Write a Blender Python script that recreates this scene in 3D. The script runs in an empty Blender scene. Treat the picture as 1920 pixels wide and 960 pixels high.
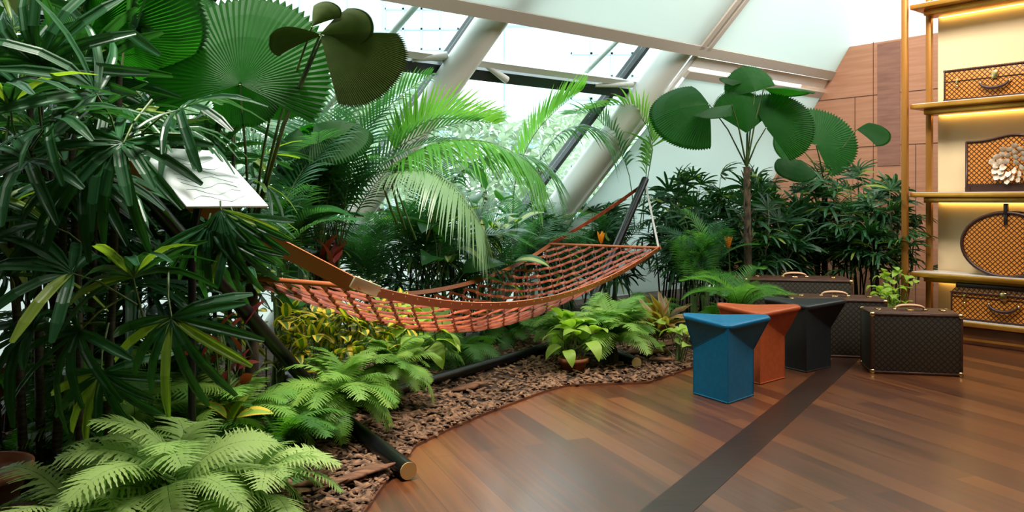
import bpy, math, random
from math import sin, cos, pi, radians as R, sqrt
from mathutils import Vector as V, Matrix, noise as mnoise

random.seed(7)
scene = bpy.context.scene
COL = scene.collection
F, CH, HY = 1500.0, 1.27, 375.0          # focal length in px, eye height, horizon row

# ------------------------------------------------------------------ camera, world, light
cam_d = bpy.data.cameras.new('camera'); cam = bpy.data.objects.new('camera', cam_d); COL.objects.link(cam)
cam.location = (0, 0, CH); cam.rotation_euler = (R(90), 0, 0)
cam_d.sensor_width = 36; cam_d.lens = 36*F/1920; cam_d.shift_y = -(480-HY)/1920; cam_d.clip_end = 1000
scene.camera = cam
W = bpy.data.worlds.new('world'); scene.world = W; W.use_nodes = True
bg = W.node_tree.nodes['Background']; bg.inputs[0].default_value = (.90, .97, 1.0, 1); bg.inputs[1].default_value = 4.6
vs = scene.view_settings; vs.view_transform = 'Standard'; vs.look = 'None'; vs.gamma = 1; vs.use_curve_mapping = False
vs.exposure = 0.0
cy = scene.cycles
cy.max_bounces = 7; cy.diffuse_bounces = 3; cy.glossy_bounces = 3; cy.transmission_bounces = 4; cy.transparent_max_bounces = 10
cy.sample_clamp_indirect = 6; cy.caustics_reflective = False; cy.caustics_refractive = False

def area(name, loc, target, sx, sy, power, col=(1, .95, .88), spread=180):
    l = bpy.data.lights.new(name, 'AREA'); l.shape = 'RECTANGLE'; l.size = sx; l.size_y = sy; l.energy = power; l.color = col
    l.spread = R(spread)
    o = bpy.data.objects.new(name, l); COL.objects.link(o); o.location = loc
    o.rotation_euler = (V(target)-V(loc)).to_track_quat('-Z', 'Y').to_euler()
    return o
area('ceiling_light_panel', (3.4, 3.6, 4.8), (1.0, 6.4, .6), 1.6, 1.6, 140, (1, .92, .82))
area('added_spot_panel', (2.0, 5.6, 4.6), (3.9, 8.1, 2.0), .8, .8, 48, (1, .92, .84), 85)  # unseen lamp added to brighten the veneer wall
area('added_spot_panel', (-1.2, 2.9, 4.3), (-1.35, 3.7, 0), .9, .9, 48, (1, .95, .86), 70)  # added lamp, stands in for daylight falling on the foreground ferns
area('added_spot_panel', (-.2, 4.0, 4.3), (-.4, 5.6, .2), .8, .8, 42, (1, .93, .82), 70)  # another added lamp, lifts the planting around the hammock
area('ceiling_light_panel', (4.4, 5.6, 4.8), (3.2, 7.6, .8), 1.2, 1.2, 45, (1, .86, .70))

# ------------------------------------------------------------------ helpers
def P(px, py, Y): return V(((px-960)/F*Y, Y, CH+(HY-py)/F*Y))
def G(px, py):
    Y = CH*F/(py-HY); return V(((px-960)/F*Y, Y, 0))
def at(px, Y, z=0): return V(((px-960)/F*Y, Y, z))
HV = V((.78, .626, 0)); GV = V((-.626, .78, 0)); MV = V((.75, -.25, 1)); B0 = V((2.735, 11.63, 0))
FN = HV.cross(MV).normalized()
if FN.y > 0: FN = -FN                       # inward normal of the leaning glass
def fac(px, py, off=0):
    o = V((0, 0, CH)); d = V(((px-960)/F, 1, (HY-py)/F))
    b = B0+FN*off; t = (b-o).dot(FN)/d.dot(FN); return o+d*t
def fz(s, z, off=0): return B0+FN*off+HV*s+MV*z

class MB:
    def __init__(s): s.v = []; s.f = []; s.m = []; s.sm = []
    def add(s, vs_, fs, mi=0, smooth=False):
        n = len(s.v); s.v += [tuple(a) for a in vs_]
        for f in fs: s.f.append(tuple(i+n for i in f)); s.m.append(mi); s.sm.append(smooth)
    def box(s, c, sx, sy, sz, ax=None, mi=0, bev=0):
        c = V(c); ax = ax or (V((1, 0, 0)), V((0, 1, 0)), V((0, 0, 1)))
        b = min(bev, sx/2.01, sy/2.01, sz/2.01)
        if b <= 0:
            p = [c+ax[0]*(i*sx/2)+ax[1]*(j*sy/2)+ax[2]*(k*sz/2) for k in (-1, 1) for j in (-1, 1) for i in (-1, 1)]
            s.add(p, [(0, 2, 3, 1), (4, 5, 7, 6), (0, 1, 5, 4), (2, 6, 7, 3), (0, 4, 6, 2), (1, 3, 7, 5)], mi)
            return
        import bmesh
        bm = bmesh.new(); bmesh.ops.create_cube(bm, size=1)
        for v in bm.verts: v.co = V((v.co.x*sx, v.co.y*sy, v.co.z*sz))
        bmesh.ops.bevel(bm, geom=bm.edges[:], offset=b, segments=2, affect='EDGES', profile=.5)
        bm.verts.index_update()
        s.add([c+ax[0]*v.co.x+ax[1]*v.co.y+ax[2]*v.co.z for v in bm.verts], [[v.index for v in f.verts] for f in bm.faces], mi, True)
        bm.free()
    def tube(s, pts, r, n=8, mi=0, cap=True, flat=None):
        pts = [V(p) for p in pts]; L = len(pts)
        rs = r if isinstance(r, (list, tuple)) else [r]*L
        rings = []; up = None
        for i, p in enumerate(pts):
            t = (pts[min(i+1, L-1)]-pts[max(i-1, 0)]).normalized()
            if up is None:
                up = V((0, 0, 1)) if abs(t.z) < .9 else V((1, 0, 0))
            a = (up-t*up.dot(t)).normalized(); b = t.cross(a); up = a
            fa, fb = (1, 1) if flat is None else flat
            rings.append([p+a*(cos(2*pi*k/n)*rs[i]*fa)+b*(sin(2*pi*k/n)*rs[i]*fb) for k in range(n)])
        vv = [q for rg in rings for q in rg]; ff = []
        for i in range(L-1):
            for k in range(n): ff.append((i*n+k, i*n+(k+1) % n, (i+1)*n+(k+1) % n, (i+1)*n+k))
        s.add(vv, ff, mi, True)
        if cap:
            s.add(rings[0], [tuple(range(n))[::-1]], mi); s.add(rings[-1], [tuple(range(n))], mi)
    def strip(s, pts, wv, ws, mi=0, fold=0, nv=None, ribs=False):
        """leaf blade along pts; wv = width direction(s), ws = half widths; fold lowers the midrib along nv"""
        n = len(pts); vv = []
        for i, p in enumerate(pts):
            w = wv[i] if isinstance(wv, list) else wv
            nn = nv[i] if isinstance(nv, list) else (nv or V((0, 0, 1)))
            if fold and ribs: vv += [p+w*(ws[i]*x)+nn*(fold*ws[i]*(z-.9*(1-abs(x)))) for x, z in ((-1, 0), (-.66, .28), (-.33, -.1), (0, .1), (.33, -.1), (.66, .28), (1, 0))]
            elif fold: vv += [p-w*ws[i], p-nn*(fold*ws[i]), p+w*ws[i]]
            else: vv += [p-w*ws[i], p+w*ws[i]]
        k = (7 if ribs else 3) if fold else 2; ff = []
        for i in range(n-1):
            for j in range(k-1): ff.append((i*k+j, i*k+j+1, (i+1)*k+j+1, (i+1)*k+j))
        s.add(vv, ff, mi, not ribs)
    def lathe(s, c, prof, n=20, mi=0, ax=None):
        c = V(c); ax = ax or (V((1, 0, 0)), V((0, 1, 0)), V((0, 0, 1))); vv = []; ff = []
        for r, z in prof:
            for k in range(n): vv.append(c+ax[0]*(r*cos(2*pi*k/n))+ax[1]*(r*sin(2*pi*k/n))+ax[2]*z)
        for i in range(len(prof)-1):
            for k in range(n): ff.append((i*n+k, i*n+(k+1) % n, (i+1)*n+(k+1) % n, (i+1)*n+k))
        s.add(vv, ff, mi, True)
    def mesh(s, name, mats):
        me = bpy.data.meshes.new(name); me.from_pydata(s.v, [], s.f)
        for m in (mats if isinstance(mats, (list, tuple)) else [mats]): me.materials.append(m)
        me.polygons.foreach_set('material_index', s.m); me.polygons.foreach_set('use_smooth', s.sm); me.update()
        return me
    def build(s, name, mats, parent=None):
        o = bpy.data.objects.new(name, s.mesh(name, mats)); COL.objects.link(o)
        if parent: o.parent = parent
        return o
def inst(name, me, parent, M):
    o = bpy.data.objects.new(name, me); COL.objects.link(o); o.parent = parent; o.matrix_local = M; return o
def thing(name, loc, label, cat, group=None):
    o = bpy.data.objects.new(name, None); COL.objects.link(o); o.location = loc; o.empty_display_size = .1
    return tag(o, label, cat, group)
def tag(o, label, cat, group=None, kind=None):
    if label: o['label'] = label
    if cat: o['category'] = cat
    if group: o['group'] = group
    if kind: o['kind'] = kind
    return o
def struct(name, mb, m): o = mb.build(name, m); o['kind'] = 'structure'; return o
def rel(mb, org):                           # move a world-space builder into the frame of its thing
    org = V(org); mb.v = [(a[0]-org.x, a[1]-org.y, a[2]-org.z) for a in mb.v]; return mb

# ------------------------------------------------------------------ materials
def mat(name, col, rough=.5, metal=0, spec=.5, emis=None, es=0, coat=0):
    m = bpy.data.materials.new(name); m.use_nodes = True; b = m.node_tree.nodes['Principled BSDF']
    b.inputs['Base Color'].default_value = (*col, 1); b.inputs['Roughness'].default_value = rough
    b.inputs['Metallic'].default_value = metal; b.inputs['Specular IOR Level'].default_value = spec; b.inputs['Coat Weight'].default_value = coat
    if emis: b.inputs['Emission Color'].default_value = (*emis, 1); b.inputs['Emission Strength'].default_value = es
    return m
def nz(m, c1, c2, scale=5, sc=(1, 1, 1), detail=3, rot=0, bump=0, lo=.35, hi=.65):
    nt = m.node_tree; N = nt.nodes; L = nt.links; b = N['Principled BSDF']
    tc = N.new('ShaderNodeTexCoord'); mp = N.new('ShaderNodeMapping'); mp.inputs['Scale'].default_value = sc; mp.inputs['Rotation'].default_value = (0, 0, rot)
    t = N.new('ShaderNodeTexNoise'); t.inputs['Scale'].default_value = scale; t.inputs['Detail'].default_value = detail
    r = N.new('ShaderNodeValToRGB'); r.color_ramp.elements[0].position = lo; r.color_ramp.elements[1].position = hi
    r.color_ramp.elements[0].color = (*c1, 1); r.color_ramp.elements[1].color = (*c2, 1)
    L.new(tc.outputs['Object'], mp.inputs[0]); L.new(mp.outputs[0], t.inputs[0]); L.new(t.outputs[0], r.inputs[0]); L.new(r.outputs[0], b.inputs['Base Color'])
    if bump:
        bp = N.new('ShaderNodeBump'); bp.inputs['Strength'].default_value = bump; bp.inputs['Distance'].default_value = .01
        L.new(t.outputs[0], bp.inputs['Height']); L.new(bp.outputs[0], b.inputs['Normal'])
    return m
def leafmat(name, c1, c2, trans=.35, rough=.38, tcol=None, veins=0):
    m = bpy.data.materials.new(name); m.use_nodes = True; nt = m.node_tree; N = nt.nodes; L = nt.links
    b = N['Principled BSDF']; b.inputs['Roughness'].default_value = rough; b.inputs['Specular IOR Level'].default_value = .33
    oi = N.new('ShaderNodeObjectInfo'); tc = N.new('ShaderNodeTexCoord'); t = N.new('ShaderNodeTexNoise'); t.inputs['Scale'].default_value = 6
    L.new(tc.outputs['Object'], t.inputs[0])
    mth = N.new('ShaderNodeMath'); mth.operation = 'MULTIPLY_ADD'; L.new(t.outputs[0], mth.inputs[0]); mth.inputs[1].default_value = .7
    m2 = N.new('ShaderNodeMath'); m2.operation = 'MULTIPLY_ADD'; L.new(oi.outputs['Random'], m2.inputs[0]); m2.inputs[1].default_value = .8; m2.inputs[2].default_value = -.25
    L.new(m2.outputs[0], mth.inputs[2])
    mx = N.new('ShaderNodeMix'); mx.data_type = 'RGBA'; mx.inputs[6].default_value = (*c1, 1); mx.inputs[7].default_value = (*c2, 1)
    mx.clamp_factor = True; L.new(mth.outputs[0], mx.inputs[0]); L.new(mx.outputs[2], b.inputs['Base Color'])
    tr = N.new('ShaderNodeBsdfTranslucent'); tcol = tcol or (min(1, c2[0]*1.6), min(1, c2[1]*2.0), c2[2]*.6); tr.inputs[0].default_value = (*tcol, 1)
    ms = N.new('ShaderNodeMixShader'); ms.inputs[0].default_value = trans; L.new(b.outputs[0], ms.inputs[1]); L.new(tr.outputs[0], ms.inputs[2])
    L.new(ms.outputs[0], N['Material Output'].inputs[0])
    return m
LM = {
 'rhapis': leafmat('rhapis_leaf', (.008, .042, .018), (.026, .105, .036), .22, .36),
 'rhapis_var': leafmat('rhapis_pale_leaf', (.05, .14, .03), (.26, .36, .06), .3, .35),
 'licuala': leafmat('licuala_leaf', (.006, .045, .008), (.015, .088, .014), .40, .6, (.03, .30, .01)),
 'licuala_old': leafmat('licuala_old_leaf', (.03, .05, .015), (.07, .11, .02), .30, .5, (.10, .15, .02)),
 'palm': leafmat('palm_leaf', (.012, .070, .030), (.035, .14, .045), .30, .33, (.09, .36, .05)),
 'palm_bright': leafmat('palm_bright_leaf', (.025, .13, .02), (.07, .25, .03), .42, .38, (.25, .65, .06)),
 'palm_pale': leafmat('palm_pale_leaf', (.12, .22, .12), (.22, .34, .17), .3, .35, (.3, .5, .15)),
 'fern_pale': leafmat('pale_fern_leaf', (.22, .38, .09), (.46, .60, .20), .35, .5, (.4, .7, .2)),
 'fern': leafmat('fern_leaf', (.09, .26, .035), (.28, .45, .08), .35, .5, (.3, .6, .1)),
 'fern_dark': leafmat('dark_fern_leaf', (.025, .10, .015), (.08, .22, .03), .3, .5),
 'croton': leafmat('croton_green_leaf', (.04, .10, .02), (.12, .22, .03), .3, .35),
 'croton_y': leafmat('croton_yellow_leaf', (.55, .38, .03), (.78, .58, .07), .3, .4),
 'brom': leafmat('bromeliad_leaf', (.10, .14, .03), (.32, .26, .07), .3, .4),
 'brom_red': leafmat('bromeliad_red_leaf', (.14, .04, .02), (.30, .14, .05), .3, .4),
 'broad': leafmat('broad_leaf', (.010, .06, .018), (.035, .14, .035), .3, .32),
 'broad_c': leafmat('broad_leaf_centre', (.16, .26, .07), (.45, .52, .20), .3, .4),
 'lime': leafmat('lime_leaf', (.22, .38, .05), (.36, .52, .10), .35, .4),
 'red': leafmat('red_leaf', (.10, .015, .02), (.25, .04, .03), .25, .4),
 'tree': leafmat('hazed_outdoor_leaf', (.42, .52, .38), (.58, .66, .50), .2, .8, (.5, .6, .42)),  # outdoor haze put into a paler leaf colour
 'flower': leafmat('orange_petal', (.75, .14, .01), (.85, .25, .02), .3, .5),
}
STEM = nz(mat('cane', (.02, .02, .012), .7), (.012, .012, .007), (.05, .045, .02), 14, (1, 1, 6))
GSTEM = nz(mat('green_stalk', (.06, .12, .03), .5), (.03, .07, .02), (.12, .20, .05), 8)
TRUNK = nz(mat('fibre_trunk', (.05, .035, .02), .9), (.02, .014, .008), (.11, .08, .045), 30, (1, 1, .4), bump=.6)
TERRA = nz(mat('terracotta', (.35, .12, .05), .8), (.22, .07, .03), (.36, .13, .06), 9)
WHITE = mat('white_paint', (.80, .80, .78), .4)
BEIGE = mat('beige_frame', (.46, .42, .36), .5)
MULL = mat('dark_mullion', (.035, .045, .05), .4)
BLACK = mat('black_metal', (.004, .004, .005), .3, 0, .4)
BRASS = mat('brass', (.85, .62, .28), .25, 1)
GOLD = nz(mat('gold_metal', (.75, .42, .12), .32, .75), (.48, .20, .025), (.66, .32, .055), 2, (1, 1, 1))
BRONZE = mat('bronze_post', (.38, .16, .028), .38, .5)

def wood_floor():
    m = mat('wood_floor', (.1, .03, .01), .3, spec=.5, coat=.55); nt = m.node_tree; N = nt.nodes; L = nt.links; b = N['Principled BSDF']; b.inputs['Coat Roughness'].default_value = .20; b.inputs['Coat IOR'].default_value = 1.6
    tc = N.new('ShaderNodeTexCoord'); mp = N.new('ShaderNodeMapping')
    mp.vector_type = 'TEXTURE'; mp.inputs['Rotation'].default_value = (0, 0, math.atan2(-.925, .38))
    L.new(tc.outputs['Object'], mp.inputs[0])
    br = N.new('ShaderNodeTexBrick'); br.inputs['Scale'].default_value = 1; br.inputs['Brick Width'].default_value = 1.9; br.inputs['Row Height'].default_value = .125
    br.inputs['Mortar Size'].default_value = .0018; br.inputs['Color1'].default_value = (0, 0, 0, 1); br.inputs['Color2'].default_value = (1, 1, 1, 1); br.inputs['Mortar'].default_value = (.1, .1, .1, 1)
    br.offset = .37; L.new(mp.outputs[0], br.inputs[0])
    s = N.new('ShaderNodeMapping'); s.inputs['Scale'].default_value = (.7, 22, 1); L.new(mp.outputs[0], s.inputs[0])
    t = N.new('ShaderNodeTexNoise'); t.inputs['Scale'].default_value = 1.6; t.inputs['Detail'].default_value = 5; t.inputs['Roughness'].default_value = .6; L.new(s.outputs[0], t.inputs[0])
    a = N.new('ShaderNodeMath'); a.operation = 'MULTIPLY_ADD'; a.inputs[1].default_value = .42; L.new(br.outputs[0], a.inputs[0])
    c = N.new('ShaderNodeMath'); c.operation = 'MULTIPLY'; c.inputs[1].default_value = .75; L.new(t.outputs[0], c.inputs[0]); L.new(c.outputs[0], a.inputs[2])
    r = N.new('ShaderNodeValToRGB'); e = r.color_ramp.elements; e[0].position = .2; e[0].color = (.032, .0085, .003, 1); e[1].position = .85; e[1].color = (.21, .070, .018, 1)
    x = e.new(.5); x.color = (.095, .026, .007, 1)
    L.new(a.outputs[0], r.inputs[0]); L.new(r.outputs[0], b.inputs['Base Color'])
    r2 = N.new('ShaderNodeMapRange'); r2.inputs['To Min'].default_value = .28; r2.inputs['To Max'].default_value = .50; L.new(t.outputs[0], r2.inputs[0]); L.new(r2.outputs[0], b.inputs['Roughness'])
    bp = N.new('ShaderNodeBump'); bp.inputs['Strength'].default_value = .12; bp.inputs['Distance'].default_value = .004; L.new(t.outputs[0], bp.inputs['Height']); L.new(bp.outputs[0], b.inputs['Normal'])
    return m
FLOOR = wood_floor()
STRIP = nz(mat('dark_inlay', (.03, .012, .006), .33, spec=.5), (.022, .009, .005), (.045, .018, .009), 3, (1, 14, 1), rot=-math.atan2(.838, .546))
SOIL = nz(mat('soil', (.04, .02, .012), .95), (.018, .010, .006), (.075, .038, .020), 14, bump=.5)
CHIPS = nz(mat('bark_chips', (.2, .1, .05), .85), (.04, .018, .009), (.32, .17, .09), 25, detail=1, lo=.3, hi=.72)
BARK = nz(mat('bark', (.1, .05, .03), .9), (.07, .028, .012), (.22, .10, .05), 8, (1, 6, 1), bump=.4)

def blindmat():
    m = mat('roller_blind', (.70, .74, .72), .8); nt = m.node_tree; N = nt.nodes; L = nt.links
    tr = N.new('ShaderNodeBsdfTranslucent'); tr.inputs[0].default_value = (.80, .85, .82, 1)
    ms = N.new('ShaderNodeMixShader'); ms.inputs[0].default_value = .55
    L.new(N['Principled BSDF'].outputs[0], ms.inputs[1]); L.new(tr.outputs[0], ms.inputs[2]); L.new(ms.outputs[0], N['Material Output'].inputs[0])
    return m
BLIND = blindmat()
def glassmat():
    m = bpy.data.materials.new('window_glass'); m.use_nodes = True; nt = m.node_tree; N = nt.nodes; L = nt.links; N.remove(N['Principled BSDF'])
    t = N.new('ShaderNodeBsdfTransparent'); t.inputs[0].default_value = (.90, .97, .95, 1)
    g = N.new('ShaderNodeBsdfGlossy'); g.inputs[1].default_value = .02
    ms = N.new('ShaderNodeMixShader'); ms.inputs[0].default_value = .06
    L.new(t.outputs[0], ms.inputs[1]); L.new(g.outputs[0], ms.inputs[2]); L.new(ms.outputs[0], N['Material Output'].inputs[0]); return m
GLASS = glassmat()

def panelwood():
    m = mat('wall_veneer', (.3, .12, .06), .5); nt = m.node_tree; N = nt.nodes; L = nt.links; b = N['Principled BSDF']
    tc = N.new('ShaderNodeTexCoord'); mp = N.new('ShaderNodeMapping'); mp.inputs['Scale'].default_value = (1, 1, 16); L.new(tc.outputs['Object'], mp.inputs[0])
    t = N.new('ShaderNodeTexNoise'); t.inputs['Scale'].default_value = 2.2; t.inputs['Detail'].default_value = 4; L.new(mp.outputs[0], t.inputs[0])
    r = N.new('ShaderNodeValToRGB'); e = r.color_ramp.elements; e[0].position = .3; e[0].color = (.40, .18, .10, 1); e[1].position = .75; e[1].color = (.51, .25, .155, 1)
    L.new(t.outputs[0], r.inputs[0]); L.new(r.outputs[0], b.inputs['Base Color']); return m
VENEER = panelwood()

def diamond(name, dark, light, metal, scale, col_lo=.5):
    """woven diamond pattern of monogram canvas / gilt lattice, in object coordinates of each case (X along, Z up)"""
    m = mat(name, dark, .45, metal); nt = m.node_tree; N = nt.nodes; L = nt.links; b = N['Principled BSDF']
    tc = N.new('ShaderNodeTexCoord'); sp = N.new('ShaderNodeSeparateXYZ'); L.new(tc.outputs['Object'], sp.inputs[0])
    def mth(op, a, bb=None):
        n = N.new('ShaderNodeMath'); n.operation = op
        for i, x in enumerate((a, bb)):
            if x is None: continue
            if isinstance(x, (int, float)): n.inputs[i].default_value = x
            else: L.new(x, n.inputs[i])
        return n.outputs[0]
    xx = mth('ADD', sp.outputs[0], sp.outputs[1])
    u = mth('SINE', mth('MULTIPLY', mth('ADD', xx, sp.outputs[2]), scale)); w = mth('SINE', mth('MULTIPLY', mth('SUBTRACT', xx, sp.outputs[2]), scale))
    q = mth('MULTIPLY', u, w)
    mx = mth('MAXIMUM', mth('ABSOLUTE', u), mth('ABSOLUTE', w)); mx = mth('GREATER_THAN', mth('MINIMUM', mth('ABSOLUTE', u), mth('ABSOLUTE', w)), col_lo)
    mix = N.new('ShaderNodeMix'); mix.data_type = 'RGBA'; mix.inputs[6].default_value = (*dark, 1); mix.inputs[7].default_value = (*light, 1)
    L.new(mx, mix.inputs[0]); L.new(mix.outputs[2], b.inputs['Base Color']); return m
CANVAS = diamond('monogram_canvas', (.022, .020, .016), (.070, .062, .045), 0, 75, .42)
LATTICE = diamond('gilt_lattice', (.075, .018, .005), (.72, .27, .032), .1, 75, .42)
LEATHER = nz(mat('brown_leather', (.10, .035, .02), .45), (.045, .019, .011), (.09, .036, .02), 20)
TAN = mat('tan_leather', (.72, .42, .24), .45)
HAM = nz(mat('saddle_leather', (.36, .09, .035), .42), (.21, .030, .008), (.38, .075, .018), 18)
HAMD = mat('rust_leather_strap', (.48, .135, .045), .42)

# ------------------------------------------------------------------ setting: floor, walls, glass, blinds
fl = MB(); fl.add([(-9, -4, 0), (12, -4, 0), (12, 14, 0), (-9, 14, 0), (-9, -4, -.2), (12, -4, -.2), (12, 14, -.2), (-9, 14, -.2)],
    [(0, 1, 2, 3), (7, 6, 5, 4), (0, 4, 5, 1), (1, 5, 6, 2), (2, 6, 7, 3), (3, 7, 4, 0)])
# clip the slab to the indoor side of the glass line
pa, pb = B0-HV*14, B0+HV*6
fl = MB(); poly = [(-9.5, -4), (9, -4), (9, 9), (pb.x, pb.y), (pa.x, pa.y)]
fl.add([(x, y, 0) for x, y in poly]+[(x, y, -.2) for x, y in poly], [(0, 1, 2, 3, 4), (9, 8, 7, 6, 5)]+[(i, i+5, (i+1) % 5+5, (i+1) % 5) for i in range(5)])
struct('floor', fl, FLOOR)
st = MB(); d = V((.546, .838, 0)); n = V((.838, -.546, 0)); c = V((.63, 3.26, .0012))+d*.6
st.box(c+V((0, 0, 0)), 8.4, .184, .0024, (d, n, V((0, 0, 1)))); struct('trim_1', st, STRIP)
# ceiling and the walls out of frame
ce = MB(); ce.box((1.5, 0.2, 5.55), 15, 11, .1); struct('ceiling', ce, mat('ceiling_paint', (.35, .30, .26), .8))
wf = MB(); wf.box((1, -4, 2.7), 20, .1, 5.6); struct('wall_front', wf, mat('warm_wall_front', (.16, .10, .07), .8))
wl = MB(); wl.box((-4.9, .5, 2.7), .1, 9.2, 5.6); struct('wall_left', wl, mat('dark_wall_left', (.10, .09, .07), .8))  # unseen dark wall, placed to cut daylight coming from the left
wr = MB(); wr.box((7.6, 1.0, 2.7), .1, 10, 5.6); struct('wall_right', wr, mat('warm_wall_right', (.30, .20, .12), .8))

# brown veneer wall beside the shelves: direction -GV from the glass, slanted outer edge following the glazing
W0 = V((3.718, 9.79, 0)); wd = -GV
def wallpt(px, py):
    t = (px-960)/F; s = (t*W0.y-W0.x)/(wd.x-t*wd.y); Y = W0.y+wd.y*s
    return W0+wd*s+V((0, 0, CH+(HY-py)/F*Y))
top = 3.096
a0 = wallpt(1529, 98); a1 = wallpt(1431, 329); slope = (a1-a0)/(a1.z-a0.z)
bot = a0+slope*(0-a0.z)
out = [bot, W0+wd*4.2, W0+wd*4.2+V((0, 0, top)), a0]
th = HV*.12
wb = MB(); wb.add([p for p in out]+[p+th for p in out], [(0, 1, 2, 3), (7, 6, 5, 4)]+[(i, i+4, (i+1) % 4+4, (i+1) % 4) for i in range(4)])
struct('wall_back', wb, VENEER)
sm = MB()
for z in (1.89, 2.02, 2.48):                       # panel joints
    e = a0+slope*(z-a0.z); L_ = 4.15-(e-W0).dot(wd)
    if z != 2.02: sm.box(e+wd*(L_/2)-HV*.002, L_, .005, .008, (wd, HV, V((0, 0, 1))))
for s, z0, z1 in ((.72, 0, top), (.50, 1.89, 2.48), (1.2, 0, 1.89)):
    sm.box(W0+wd*s-HV*.002+V((0, 0, (z0+z1)/2)), .006, .005, z1-z0, (wd, HV, V((0, 0, 1))))
struct('trim_2', sm, mat('panel_joint', (.10, .035, .02), .7))
dk = MB(); dk.box(W0+wd*.90-HV*.004+V((0, 0, 2.36)), .26, .01, 1.40, (wd, HV, V((0, 0, 1)))); struct('trim_3', dk, nz(mat('dark_veneer', (.2, .09, .05), .5), (.22, .10, .07), (.30, .14, .10), 3, (1, 1, 10)))

# leaning glass facade: low white plinth, glass bays, dark mullions, transom
ax = (HV, FN, MV.normalized()); ML = MV.length
def slab(mb, s0, s1, z0, z1, off, thk, mi=0):
    mb.box(fz((s0+s1)/2, (z0+z1)/2, off), s1-s0, thk, (z1-z0)*ML, None, mi) if False else None
    q = [fz(s, z, off+o) for o in (-thk/2, thk/2) for s, z in ((s0, z0), (s1, z0), (s1, z1), (s0, z1))]
    mb.add(q, [(0, 1, 2, 3), (7, 6, 5, 4), (0, 4, 5, 1), (1, 5, 6, 2), (2, 6, 7, 3), (3, 7, 4, 0)], mi)
pl = MB(); slab(pl, -9.8, 2.6, 0, .98, .03, .10); struct('wall_back_low', pl, BLIND)
def s_of(px, py, off=0):
    p = fac(px, py, off); z = p.z-(FN*off).z; return (p-B0-FN*off-V((MV.x*z, MV.y*z, z))).dot(HV), z
s1, zz1 = s_of(808, 150); s2, _ = s_of(1150, 165)
bays = [-13, s1-3.1, s1-1.55*0-3.1+1.5, s1, s2, s2+1.75, 3.2]
bays = sorted(set([-9.8, s1-4.2, s1-2.1, s1, s2, s2+(s2-s1), 3.2]))
for i in range(len(bays)-1):
    g = MB(); slab(g, bays[i]+.03, bays[i+1]-.03, .98, 5.6, 0, .012); struct('window_%d' % (i+1), g, GLASS)
mu = MB()
for s in bays: slab(mu, s-.026, s+.026, .9, 5.6, 0, .10)
struct('trim_4', mu, MULL)
tr = MB(); slab(tr, -9.8, -.44, 2.365, 2.45, 0, .12); slab(tr, -9.8, 3.2, .94, 1.0, .02, .14); struct('trim_5', tr, MULL)
tw = MB(); slab(tw, -9.8, 3.2, 2.48, 2.53, .06, .05); struct('trim_6', tw, WHITE)
# columns (white raking tubes standing inside the glass)
def col_pts(xa, ya, xb, yb, off): 
    a, b = fac(xa, ya, off), fac(xb, yb, off); d = (b-a)/(b.z-a.z); return a+d*(0-a.z), a+d*(5.5-a.z)
for nm, (xa, ya, xb, yb, r) in {'column_1': (768, 258, 893, 79, .13), 'column_2': (1181, 213, 1250, 121, .148)}.items():
    p0, p1 = col_pts(xa, ya, xb, yb, .17); m_ = MB(); m_.tube([p0, p1], r, 28)
    struct(nm, m_, WHITE)
# thin white struts behind
sb = MB()
for xa, ya, xb, yb in ((575, 245, 785, 5), (1068, 165, 1167, 66)): p0, p1 = fac(xa, ya, -.14), fac(xb, yb, -.14); sb.tube([p0, p1], .028, 10)
struct('trim_7', sb, WHITE)
for j, (x0, y0, x1, y1) in enumerate(((772, 112, 838, 104), (905, 118, 950, 150), (1115, 160, 1185, 158))):
    m_ = MB(); m_.tube([fac(x0, y0, .05), fac(x1, y1, .10)], [.02, .035], 10); struct('trim_%d' % (8+j), m_, WHITE)
# roller blinds above the beam, beige frames around them
BO = .36
def bl(px, py): return fac(px, py, BO)
def quadslab(mb, pts, thk=.012): 
    q = [p for p in pts]+[p+FN*thk for p in pts]
    mb.add(q, [(0, 1, 2, 3), (7, 6, 5, 4)]+[(i, i+4, (i+1) % 4+4, (i+1) % 4) for i in range(4)])
sJ, zJ = s_of(1322, 88, BO); _, zL = s_of(790, 2, BO); zb = (zJ+zL)/2
b1 = MB(); slab(b1, -9.8, sJ-.05, zb+.02, 5.6, BO, .008); b1o = tag(b1.build('roller_blind', BLIND), 'wide translucent white roof blind above the two white columns', 'blind', 'roof blinds')
b2 = MB(); slab(b2, sJ+.05, 7.5, zb+.02, 5.6, BO, .008); tag(b2.build('roller_blind', BLIND), 'translucent white roof blind meeting the brown panelled wall', 'blind', 'roof blinds')
fr = MB(); slab(fr, -9.8, 3.2, zb-.06, zb+.03, BO, .05); slab(fr, sJ-.085, sJ-.02, zb, 5.6, BO, .05); slab(fr, sJ+.03, sJ+.085, zb, 5.6, BO, .05)
struct('trim_11', fr, BEIGE)
gp = MB(); slab(gp, sJ-.02, sJ+.03, 0.9, 5.6, BO-.03, .03); slab(gp, sJ, 3.2, zb-.17, zb-.075, BO-.03, .03); struct('trim_12', gp, mat('white_frame', (.9, .9, .9), .35))
lb = MB(); slab(lb, sJ+.06, 3.2, .3, zb-.27, BO, .008); tag(lb.build('roller_blind', BLIND), 'pale lower blind behind the right fan palm, below the roof beam', 'blind', 'roof blinds')
lf = MB(); slab(lf, sJ+.03, 3.2, zb-.27, zb-.20, BO, .04); struct('trim_13', lf, BEIGE)

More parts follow.
